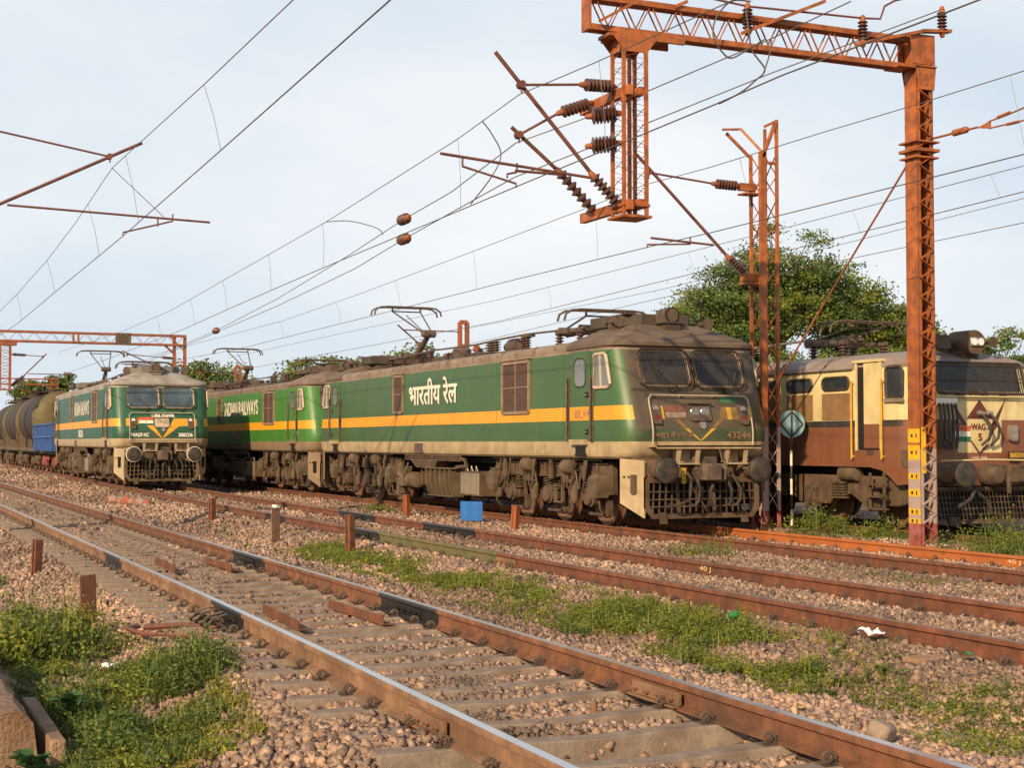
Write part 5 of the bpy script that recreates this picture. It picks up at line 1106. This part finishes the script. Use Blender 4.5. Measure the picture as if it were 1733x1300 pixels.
crumple('plastic_scrap', 'pale scrap in the foreground weeds', 'litter', (1.75,12.0,-.40), .2, .2, .09, m_fadew, 6, 4)
crumple('paper_scrap', 'white scrap at the bottom edge in the weeds', 'litter', (1.72,9.7,-.40), .1, .14, .06, m_plastic, 6, 5)
crumple('wrapper', 'yellow and pale wrapper among the stones right of the shiny rail', 'litter', (5.75,8.3,-.18), .08, .1, .05, m_yp, 5, 6)
crumple('wrapper', 'green wrapper lying below the rusty rail at the right edge', 'litter', (7.75,8.95,-.02), .08, .16, .04, m_grn, 5, 7)
crumple('wrapper', 'small green wrapper beside the nearest shiny rail', 'litter', (5.35,7.75,-.12), .06, .12, .04, m_grn, 5, 8)
crumple('white_paper', 'white paper scrap lying left of the striped rag bundle', 'litter', (7.2,46.5,-.16), .5, .3, .1, m_plastic, 5, 9)
b = MB(); b.lathe((0,0,0),(1,0,.1),[(0,.03),(.02,.045),(.13,.05),(.16,.02),(.19,.018)],12); b.cur = 1; b.lathe((.19,0,.02),(1,0,.1),[(0,.024),(.04,.024)],10)
o = b.build('plastic_bottle', [m_grn, m_yplate]); o.location = (7.55,12.0,-.03); o.scale = (.72,.72,.72); tag(o, 'green plastic bottle with yellow cap beside the weeds', 'bottle')
t = thing('rag_bundle', 'red and white striped rag bundle lying beside the second track', 'rag', (7.1,43.2,-.17), RAD(8))
m_ragr = mat('faded_red_cloth', (.36,.10,.06), .8, var=.3)
for k in range(9):
    b = MB(); b.lathe((0,-1.8+k*.42,.08),(0,1,0),[(0,.05),(.05,.09+.03*(k*7%3)),(.3,.10+.03*(k*5%3)),(.42,.05)],7); b.build('stripe', m_ragr if k % 2 == 0 else m_fadew, t)
# broken concrete block at the lower left
m_block = mat('weathered_block', (.30,.20,.125), .95, var=.4, scale=9, dirt=(.16,.08,.04), da=.7, dscale=2.2, bump=1, bscale=34)
t = thing('concrete_block', 'broken concrete beam lying at the lower left corner with a brick stain on top', 'concrete block', (.76,11,-.43))
b = MB(); r_ = np.random.default_rng(3); rings = []
for k in range(13):
    y = -1.3+3.9*k/12; w = .34+r_.normal(0,.012); j = lambda: r_.normal(0,.014)
    rings.append([(-w-.4,y,0),(-w-.4,y,.38+j()),(-.2+j(),y+j(),.40+j()),(w*.55+j(),y+j(),.37+j()),(w*.78+j(),y+j(),.28+j()),(w*.85+j(),y,.0)])
b.loft(rings, True, True, True); b.build('beam', m_block, t, ang=25, recalc=True)
b = MB(); b.box((-.12,-.35,.40),(.2,.22,.025),.3); b.build('brick_piece', mat('brick',(.2,.085,.06),.9,var=.3,scale=6), t, bevel=.01)
b = MB(); b.box((.40,-.6,.1),(.10,1.7,.2)); b.build('side_slab', m_block, t, bevel=.015)
o = MB().box((0,0,0),(.16,.14,.12)).build('rock', m_fadew, bevel=.03); o.location = (5.62,7.25,-.12); o.rotation_euler = (.3,.2,.5); tag(o, 'pale rock beside the nearest rail at lower right', 'rock')
o = MB().box((0,0,0),(.12,.12,.06)).build('rock', m_white, bevel=.02); o.location = (6.94,26.26,.44); o.rotation_euler = (.1,.2,.5); tag(o, 'white stone resting on top of the flat grey-brown stake', 'rock')
# ---------------- fast mesh with per-corner tint
def fast(name, V, F, tint, m_, smooth=False, parent=None):
    V = np.asarray(V, np.float32); F = np.asarray(F, np.int32); k = F.shape[1]
    me_ = bpy.data.meshes.new(name); me_.vertices.add(len(V)); me_.vertices.foreach_set('co', V.ravel())
    me_.loops.add(F.size); me_.loops.foreach_set('vertex_index', F.ravel()); me_.polygons.add(len(F))
    me_.polygons.foreach_set('loop_start', np.arange(0, F.size, k, dtype=np.int32)); me_.update(calc_edges=True)
    a = me_.attributes.new('tint', 'FLOAT_COLOR', 'POINT'); T_ = np.ones((len(V), 4), np.float32); T_[:, :3] = tint; a.data.foreach_set('color', T_.ravel())
    me_.materials.append(m_); me_.validate()
    o = bpy.data.objects.new(name, me_); COL.objects.link(o)
    if parent: o.parent = parent
    return o
def inview(x, y, z, mg=80):
    dx, dy, dz = x, y, z-1.615
    w = dx*cF.x+dy*cF.y+dz*cF.z; u = 866.5+2500*(dx*cR.x+dy*cR.y)/w; v = 650-2500*(dx*cU.x+dy*cU.y+dz*cU.z)/w
    return (w > 2) & (u > -mg) & (u < 1733+mg) & (v < 1300+mg*2)
# ballast stones
tmpl = []
for k in range(12):
    bm = bmesh.new()
    for sx in (-1,1):
        for sy in (-1,1):
            for sz in (-1,1):
                if rng.random() < .16: continue
                bm.verts.new((sx*rng.uniform(.45,1.05), sy*rng.uniform(.4,.9), sz*rng.uniform(.3,.72)))
    r_ = bmesh.ops.convex_hull(bm, input=bm.verts); bmesh.ops.delete(bm, geom=[g for g in r_['geom_interior'] if isinstance(g, bmesh.types.BMVert)], context='VERTS')
    bmesh.ops.triangulate(bm, faces=bm.faces); bm.verts.index_update()
    tmpl.append((np.array([v.co[:] for v in bm.verts]), np.array([[v.index for v in f.verts] for f in bm.faces]))); bm.free()
def sleeper_mask(x, y, tab, ysl, half, top):
    cx = np.interp(y, [a for a, b in tab], [b for a, b in tab]); ysl = np.array(sorted(ysl)); d = np.abs(y[:, None]-ysl[None]).min(1) if len(y) else y
    return (np.abs(x-cx) < half) & (d < top)
def scatter(x0, x1, y0, y1, dens, s0, s1):
    n = int((x1-x0)*(y1-y0)*dens); x = rng.uniform(x0, x1, n); y = rng.uniform(y0, y1, n); k = inview(x, y, -.2)
    x, y = x[k], y[k]; s = rng.uniform(s0, s1, len(x))*np.where(rng.random(len(x)) < .12, 1.35, 1); return x, y, s
SX_, SY_, SS_ = [], [], []
for a in ((-1,24,5,10.5,1500,.014,.036),(-1,24,10.5,13,1100,.015,.036),(-1,24,13,20,650,.017,.037),(-1,24,20,30,330,.022,.042),(-1,24,30,46,110,.032,.055),(0,22,46,70,45,.04,.065),(0,22,70,120,18,.06,.09)):
    x, y, s = scatter(*a); SX_.append(x); SY_.append(y); SS_.append(s)
x, y, s = map(np.concatenate, (SX_, SY_, SS_)); z = gzn(x, y)+s*rng.uniform(-.3,.6,len(x))
keep = np.ones(len(x), bool)
for i in range(0, len(x), 20000):
    q = slice(i, i+20000)
    keep[q] &= ~(sleeper_mask(x[q], y[q], T_NEAR, sn, 1.36, .125) & (rng.random(len(x[q])) < .82))
    keep[q] &= ~(sleeper_mask(x[q], y[q], T_MID, [5+.62*k for k in range(110)], 1.3, .10) & (rng.random(len(x[q])) < .45))
    keep[q] &= ~(sleeper_mask(x[q], y[q], T_MAIN, [8+.62*k for k in range(100)], 1.35, .10) & (rng.random(len(x[q])) < .6))
for tab in (T_NEAR, T_MID, T_MAIN, T_RT):
    cx = np.interp(y, [a for a, b in tab], [b for a, b in tab])
    for off in (-.87, .87): keep &= np.abs(x-cx-off) > .085
keep &= ~((y > 7.27) & (y < 7.76) & (x > 2.6) & (x < 4.85) & (rng.random(len(x)) < .93))
patch = (x > .3) & (x < 2.5-.0*y) & (y > 8) & (y < 13.5); keep &= ~(patch & (rng.random(len(x)) < .55))
x, y, z, s = x[keep], y[keep], z[keep], s[keep]; n = len(x)
q4 = rng.normal(size=(n, 4)); q4 /= np.linalg.norm(q4, axis=1)[:, None]; a, b_, c, d = q4.T
Rm = np.stack([1-2*(c*c+d*d), 2*(b_*c-a*d), 2*(b_*d+a*c), 2*(b_*c+a*d), 1-2*(b_*b_+d*d), 2*(c*d-a*b_), 2*(b_*d-a*c), 2*(c*d+a*b_), 1-2*(b_*b_+c*c)], -1).reshape(n, 3, 3)
pal = np.array([(1.02,.98,.95),(1.12,1.02,.9),(.86,.80,.78),(1.18,1.1,1.0),(.62,.62,.66),(.95,.82,.72),(.45,.44,.46),(1.05,.88,.76)]); pw = np.array([.18,.15,.18,.10,.13,.11,.07,.08])
ti = pal[rng.choice(8, n, p=pw)]*rng.uniform(.62,1.2,(n,1))
grey = np.exp(-((x-3.9-.35*np.sin(y*1.3))/.30)**2)*((y > 8) & (y < 13.2))*1.0     # wandering dark grey band along the left rail
ti = ti*(1-grey[:, None])+np.array([.50,.50,.50])*grey[:, None]*rng.uniform(.8,1.2,(n,1))
dk = np.clip(.22*np.sin(x*.9+y*.35)+.14*np.sin(y*.8-x*2.1)+.12*np.sin(y*2.3+x*3.1), -.34, .28); ti *= (1+dk)[:, None]
for tab, am in ((T_NEAR,.22),(T_MID,.18),(T_MAIN,.3)):
    cx = np.interp(y, [a for a, b in tab], [b for a, b in tab]); oil = np.exp(-((x-cx)/.55)**2)*(.5+.5*np.sin(y*.7)*np.sin(y*.23+1)); ti *= (1-am*1.3*np.clip(oil, 0, 1)*(y > 10.5))[:, None]
Vs, Fs, Ts = [], [], []; o0 = 0; tid = rng.integers(0, 12, n)
for k, (tv, tf) in enumerate(tmpl):
    m_ = np.where(tid == k)[0]
    if not len(m_): continue
    P = np.einsum('nij,vj->nvi', Rm[m_], tv)*s[m_][:, None, None]+np.stack([x[m_], y[m_], z[m_]], -1)[:, None]
    Vs.append(P.reshape(-1, 3)); Fs.append((tf[None]+(np.arange(len(m_))*len(tv))[:, None, None]).reshape(-1, 3)+o0); o0 += len(m_)*len(tv); Ts.append(np.repeat(ti[m_], len(tv), 0))
o = fast('ballast_stones', np.concatenate(Vs), np.concatenate(Fs), np.concatenate(Ts), m_stone); tag(o, kind='stuff')
# ---------------- leaves
def leafquads(C, size, tint, up=.3, asp=.5):
    n = len(C); d = rng.normal(size=(n, 3)); d[:, 2] = d[:, 2]*.7+up; d /= np.linalg.norm(d, axis=1)[:, None]
    e = np.cross(d, rng.normal(size=(n, 3))); e /= np.linalg.norm(e, axis=1)[:, None]+1e-9
    L_ = (np.asarray(size)*rng.uniform(.6,1.3,n))[:, None]; w = L_*asp
    P = np.stack([C-d*L_*.5, C+e*w*.5, C+d*L_*.5, C-e*w*.5], 1)
    return P.reshape(-1, 3), np.arange(n*4).reshape(n, 4), np.repeat(tint, 4, 0)
GP = np.array([(1,1,1),(1.25,1.2,.7),(.8,.95,.8),(1.5,1.3,.6),(.65,.8,.6),(1.9,1.45,.75)])
def gcol(n, w=(.3,.2,.2,.12,.13,.05)): return GP[rng.choice(6, n, p=np.array(w)/sum(w))]*rng.uniform(.75,1.25,(n,1))
def tufts(name, pts, nl, h, r, size, kind='stuff', label=None, cat=None, w=(.3,.2,.2,.12,.13,.05), blades=2):
    V, F, T_ = [], [], []; o0 = 0; pts = np.asarray(pts); n = len(pts)
    sc_ = np.clip(rng.lognormal(-.25,.42,n), .3, 1.7)
    C = np.repeat(np.stack([pts[:,0], pts[:,1], gzn(pts[:,0], pts[:,1])], -1), nl, 0); S_ = np.repeat(sc_, nl)
    a = rng.uniform(0, 6.283, len(C)); rr = np.sqrt(rng.random(len(C)))*r*S_; hh = rng.random(len(C))**.8*h*S_*(1-.6*(rr/(r*1.3))**2)
    C = C+np.stack([rr*np.cos(a), rr*np.sin(a), hh], -1); base = np.repeat(gcol(n, w), nl, 0)*rng.uniform(.8,1.2,(len(C),1))
    P, Fq, Tq = leafquads(C, size*np.repeat(rng.uniform(.65,1.7,n), nl), base); V.append(P); F.append(Fq); T_.append(Tq); o0 = len(P)
    nb = n*blades; B0 = np.repeat(np.stack([pts[:,0], pts[:,1], gzn(pts[:,0], pts[:,1])-.01], -1), blades, 0)+rng.normal(0, r*.5, (nb,3))*np.array([1,1,0])
    hv = np.repeat(sc_, blades)*h*rng.uniform(.6,1.15,nb); a = rng.uniform(0,6.283,nb); lean = rng.uniform(.1,.7,nb)*hv; wd = .004+size*.10
    dx, dy = np.cos(a), np.sin(a); T1 = B0+np.stack([dx*lean*.4, dy*lean*.4, hv*.6], -1); T2 = B0+np.stack([dx*lean, dy*lean, hv], -1); side = np.stack([-dy, dx, 0*dx], -1)*wd
    P = np.stack([B0-side, B0+side, T1+side*.8, T1-side*.8, T1-side*.8, T1+side*.8, T2+side*.15, T2-side*.15], 1).reshape(-1, 3)
    V.append(P); F.append(np.arange(nb*8).reshape(-1, 4)+o0); T_.append(np.repeat(gcol(nb, w), 8, 0))
    ob = fast(name, np.concatenate(V), np.concatenate(F), np.concatenate(T_), m_leaf)
    return tag(ob, label, cat, None, kind)
def poly_pts(poly, n):
    poly = np.array(poly); lo, hi = poly.min(0), poly.max(0); out_ = []
    while len(out_) < n:
        p = rng.uniform(lo, hi); c = False; j = len(poly)-1
        for i in range(len(poly)):
            if (poly[i,1] > p[1]) != (poly[j,1] > p[1]) and p[0] < (poly[j,0]-poly[i,0])*(p[1]-poly[i,1])/(poly[j,1]-poly[i,1])+poly[i,0]: c = not c
            j = i
        if c: out_.append(p)
    return np.array(out_)
def clump(p, th=.0):
    q = np.sin(p[:,0]*4.1+p[:,1]*1.3)+np.sin(p[:,1]*3.1-p[:,0]*2.2)*.8+np.sin(p[:,1]*.9+1)*.7; return p[q+rng.normal(0,.4,len(p)) > th]
strip = [(6.75,25.4),(7.3,25),(7.25,20),(7.3,15.6),(7.45,13),(7.5,11.6),(7.1,9.6),(6.8,9.2),(6.35,10.3),(6.45,11.5),(6.75,13.4),(6.75,15.3),(6.95,20.6),(6.6,23.7)]
tufts('grass_strip', clump(np.concatenate([poly_pts([p for p in strip if p[1] > 13]+[(7.1,13),(6.8,13)], 1500), poly_pts([(6.4,25),(7.6,25),(7.6,13),(6.3,13)], 520)]), -.75), 34, .10, .08, .024, w=(.22,.28,.1,.25,.08,.22), blades=4)
tufts('weeds_strip', clump(np.concatenate([poly_pts([(6.2,14),(7.7,14),(7.6,9),(6.1,9)], 260), poly_pts([(7.3,14),(7.5,12.6),(7.35,11),(7.1,9.9),(6.75,9.4),(6.4,10.3),(6.5,11.6),(6.75,13.6)], 760)]), -.75), 85, .16, .09, .021, w=(.22,.28,.15,.22,.1,.15), blades=3)
tufts('sparse_grass', np.concatenate([clump(poly_pts([(6.8,9.2),(7.6,8.8),(7.4,6.6),(5.8,6.8),(6.2,8.2)], 700)), clump(poly_pts([(12.2,22),(12.6,22),(12.7,14),(11.8,14.5)], 260),.4), poly_pts([(6.2,26),(7.1,33),(6.7,26)], 50)]), 30, .07, .10, .022, w=(.25,.2,.2,.15,.1,.2))
patchp = [(2.42,12.7),(2.55,11.4),(2.35,10.3),(1.9,9.2),(1.2,9.0),(1.15,10),(1.25,12),(1.35,14),(1.9,13.4)]
tufts('weed_patch', clump(np.concatenate([poly_pts(patchp, 640), poly_pts([(2.8,12.9),(2.75,11),(2.4,9.6),(1.7,8.8),(1.1,8.9),(1.1,13)], 160)]), -.75), 95, .13, .10, .022, w=(.3,.22,.25,.13,.12,.10), blades=4)
tufts('dry_grass', poly_pts([(2.6,11.2),(2.4,9.2),(1.3,8.6),(1.3,9.8),(2.0,10.6)], 260), 20, .08, .10, .024, w=(.05,.15,.05,.25,.05,.6), blades=5)
tufts('dark_weeds', clump(poly_pts([(1.5,12.6),(2.0,11.2),(1.6,9.6),(1.25,9.6),(1.3,12.4)], 170), -.2), 80, .24, .13, .03, w=(.2,.05,.45,.02,.35,0))
def bush(label, x, y, r, h, n, nl, size, w=(.3,.2,.2,.12,.13,.05), cat='weeds', name='weed_bush'):
    P = np.stack([x+rng.normal(0,r*.45,n), y+rng.normal(0,r*.6,n)], -1); o = tufts(name, P, nl, h, r*.45, size, None, label, cat, w); return o
bush('bright green bush at the left edge beside the flat plate post', 1.5, 14.6, .75, .46, 90, 150, .042, (.3,.3,.15,.2,.05,0))
bush('low feathery weed clump at the right end of the foreground patch', 2.38, 11.6, .42, .34, 60, 130, .026, (.3,.15,.3,.05,.2,0))
bush('tall thin weeds between the lattice mast and the signal disc pole', 16.0, 22.4, .55, .55, 26, 90, .038, (.2,.2,.2,.2,.15,.05))
bush('weeds at the foot of the right orange post, at the right edge', 15.95, 17.6, .7, .45, 40, 110, .036)
bush('leafy weeds left of the painted post below the cream locomotive', 16.15, 21.0, .5, .30, 30, 90, .036)
bush('small weed tuft between the second and third track', 12.3, 20.2, .4, .25, 20, 60, .03)
bush('tiny weed tuft beside the third track left of the blue board', 12.2, 36, .35, .22, 14, 50, .04)
bush('small tuft at the far left edge of the ballast', 1.7, 22.3, .3, .25, 18, 60, .035)
def broadleaf(label, x, y, z, n, ln, seed):
    r_ = np.random.default_rng(seed); b = MB()
    for k in range(n):
        a = r_.uniform(0,6.28); h = r_.uniform(.08,.30); base = Vector((0,0,h*.5)); d = Vector((math.cos(a),math.sin(a),r_.uniform(.1,.9))).normalized(); s_ = d.cross(Vector((0,0,1))).normalized(); l_ = ln*r_.uniform(.7,1.2); w = l_*.30
        p = [base, base+d*l_*.3+s_*w, base+d*l_*.7+s_*w*.95, base+d*l_+Vector((0,0,-.03)), base+d*l_*.7-s_*w*.95, base+d*l_*.3-s_*w]; mid = [base+d*l_*.35-Vector((0,0,.015)), base+d*l_*.7-Vector((0,0,.02))]
        b.add([*p, *mid], [(0,1,6),(1,2,7,6),(2,3,7),(3,4,7),(4,5,6,7),(5,0,6)]); b.tube([(0,0,0), base], .006, 5)
    o = b.build('broadleaf_plant', m_bleaf, ang=60); o.location = (x, y, z); return tag(o, label, 'plant')
m_bleaf = mat('broad_leaf', (.075,.17,.045), .65, var=.25, scale=9, trans=.25)
broadleaf('broad-leaved plant growing beside the concrete beam', 1.42, 11.0, -.38, 26, .15, 1)
broadleaf('broad-leaved plant in front of the concrete beam at the bottom left corner', .98, 9.35, -.42, 30, .13, 2)
# ---------------- trees
def tree(label, x, y, blobs, nl, leaf, trunk_r, seed, name='tree', w=(.35,.2,.2,.1,.15,0), group='trees behind the railway yard', lim=26, loose=.5):
    r_ = np.random.default_rng(seed); z0 = gz(x); t = thing(name, label, 'tree', (x, y, z0), 0, group)
    cz = min(b_[2]-b_[5] for b_ in blobs); b = MB(); top = Vector((0,0,max(1.2, cz*.75)))
    b.tube([(0,0,-.3),(.05,.02,top.z*.5),top],[trunk_r*1.25,trunk_r,trunk_r*.85],9); ends = []
    for bx, by, bz, rx, ry, rz in blobs:
        c = Vector((bx,by,bz)); mid = top.lerp(c,.5)+Vector(r_.normal(0,.25,3)); b.tube([top, mid, c],[trunk_r*.6,trunk_r*.4,trunk_r*.2],6)
        for k in range(lim):
            d = r_.normal(size=3); d /= np.linalg.norm(d); d[2] = abs(d[2])*1.0 if r_.random() < .75 else -abs(d[2])*.7; rad = r_.uniform(.55,1.02); e = c+Vector((d[0]*rx*rad, d[1]*ry*rad, d[2]*rz*rad)); st = mid.lerp(c, r_.uniform(.3,1))
            m2 = st.lerp(e,.55)+Vector(r_.normal(0,.12,3)); b.tube([st, m2, e],[trunk_r*.14,trunk_r*.09,.012],4); ends += [(e, 1.0), (m2, .55)]
    b.build('trunk', m_bark, t); E_ = np.array([e[:] for e, q in ends]); Q = np.array([q for e, q in ends]); per = max(1, nl//len(E_)); C = np.repeat(E_, per, 0); sig = np.mean([b_[3] for b_ in blobs])*.17*loose/.5
    C = C+r_.normal(0, 1, C.shape)*np.array([sig, sig, sig*.42]); base = np.repeat(gcol(len(E_), w), per, 0)*r_.uniform(.75,1.25,(len(C),1))
    P, F, T_ = leafquads(C, leaf, base, .1, .55); fast('crown', P, F, T_, m_tleaf, parent=t); return t
BIG = [(0,0,8.6,3.2,3.0,2.0),(-2.8,.4,6.6,2.6,2.4,1.9),(2.4,-.3,7.4,2.6,2.4,1.9),(4.6,0,5.9,2.6,2.5,1.7),(-1.6,0,4.5,3.2,2.6,1.7),(2.3,0,3.8,3.2,2.6,1.7),(-4.0,0,4.2,2.1,2,1.6),(6,.3,3.9,2.4,2.2,1.7),(-.9,.2,7.3,2.6,2.4,1.7),(5.2,0,6.4,1.8,1.8,1.2)]
tree('large spreading feathery tree rising behind the lattice mast and cream locomotive', 34.2, 50, BIG, 175000, .14, .32, 21, lim=46, loose=.36)
tree('lower leafy tree right of the spreading tree, seen beside the orange post', 39.0, 49, [(0,0,4.9,2.4,2.2,1.7),(1.6,0,3.8,2.2,2,1.5),(-1.6,0,4.2,2,2,1.5),(.4,0,6.2,1.0,1.0,1.3)], 50000, .14, .22, 22, loose=.4)
tree('feathery tree cut off by the right edge of the photograph', 43.6, 48, [(0,0,5.0,1.6,1.8,1.7),(.6,0,3.5,2,2,1.5)], 16000, .13, .18, 23, lim=18, loose=.4)
tree('dense green tree behind the raised pantograph of the dusty locomotive', 29.5, 79, [(0,0,5.6,2.3,2.3,1.9),(2.0,0,4.6,2,2,1.7),(-2.2,0,4.2,2.2,2,1.7),(.4,0,3,3,2,2)], 15000, .24, .25, 24)
tree('bright green clumped tree behind the second locomotive roof', 28.2, 95, [(-1.4,0,6.2,1.4,1.6,1.3),(1.3,0,6.3,1.8,1.8,1.5),(-2.6,0,4.6,1.6,1.6,1.4),(0,0,4.2,3,2,2)], 14000, .26, .25, 25, w=(.3,.3,.1,.2,.1,0))
tree('olive thicket tree right of the distant portal post', 22.8, 110, [(0,0,6.0,2.4,2,1.9),(3.0,0,5.6,2.4,2,1.9),(-2.5,0,5.4,2,2,2.0),(1,0,3.4,4.5,2,2.4)], 16000, .27, .25, 26, w=(.2,.2,.2,.1,.2,.1))
tree('thin olive tree left of the thicket, above the left locomotive roof', 19.9, 112, [(0,0,5.8,1.5,1.5,1.8),(.3,0,3.6,2,2,2)], 6000, .27, .2, 27, w=(.2,.2,.2,.1,.2,.1))
tree('small hazy tree behind the tank wagons, left of the distant portal', 18.2, 165, [(-1.8,0,7.0,1.5,1.5,1.4),(1.7,0,7.6,1.8,1.6,1.6),(.2,0,5.0,3.2,2,2)], 9000, .36, .25, 28, w=(.2,.1,.3,.05,.25,.1), lim=18)
for i, (x, y, h) in enumerate(((52,120,4.5),(60,118,5),(47,150,4),(40,160,4.2),(33,170,4))):
    tree(['rounded dark tree in the far background behind the cream locomotive','second rounded tree in the far background at the right','distant low tree behind the spreading tree, right one','distant low tree behind the spreading tree, middle one','distant low tree behind the lattice mast, left one'][i], x, y, [(0,0,h*.7,h*.8,h*.6,h*.45),(h*.7,0,h*.5,h*.6,h*.6,h*.4)], 5000, .4, .25, 40+i, lim=16)
# thin far green line behind the yard
n = 5200; X_ = rng.uniform(-60, 190, n); Y_ = 210+rng.normal(0,5,n)-X_*.3; Z_ = -.4+rng.random(n)**1.3*(2.6+1.4*np.sin(X_*.13)+.8*np.sin(X_*.41))
P, F, T_ = leafquads(np.stack([X_,Y_,Z_],-1), 1.0, gcol(n,(.3,.1,.3,.05,.25,0)), .1, .7); tag(fast('far_scrub', P, F, T_, m_tleaf), kind='stuff')
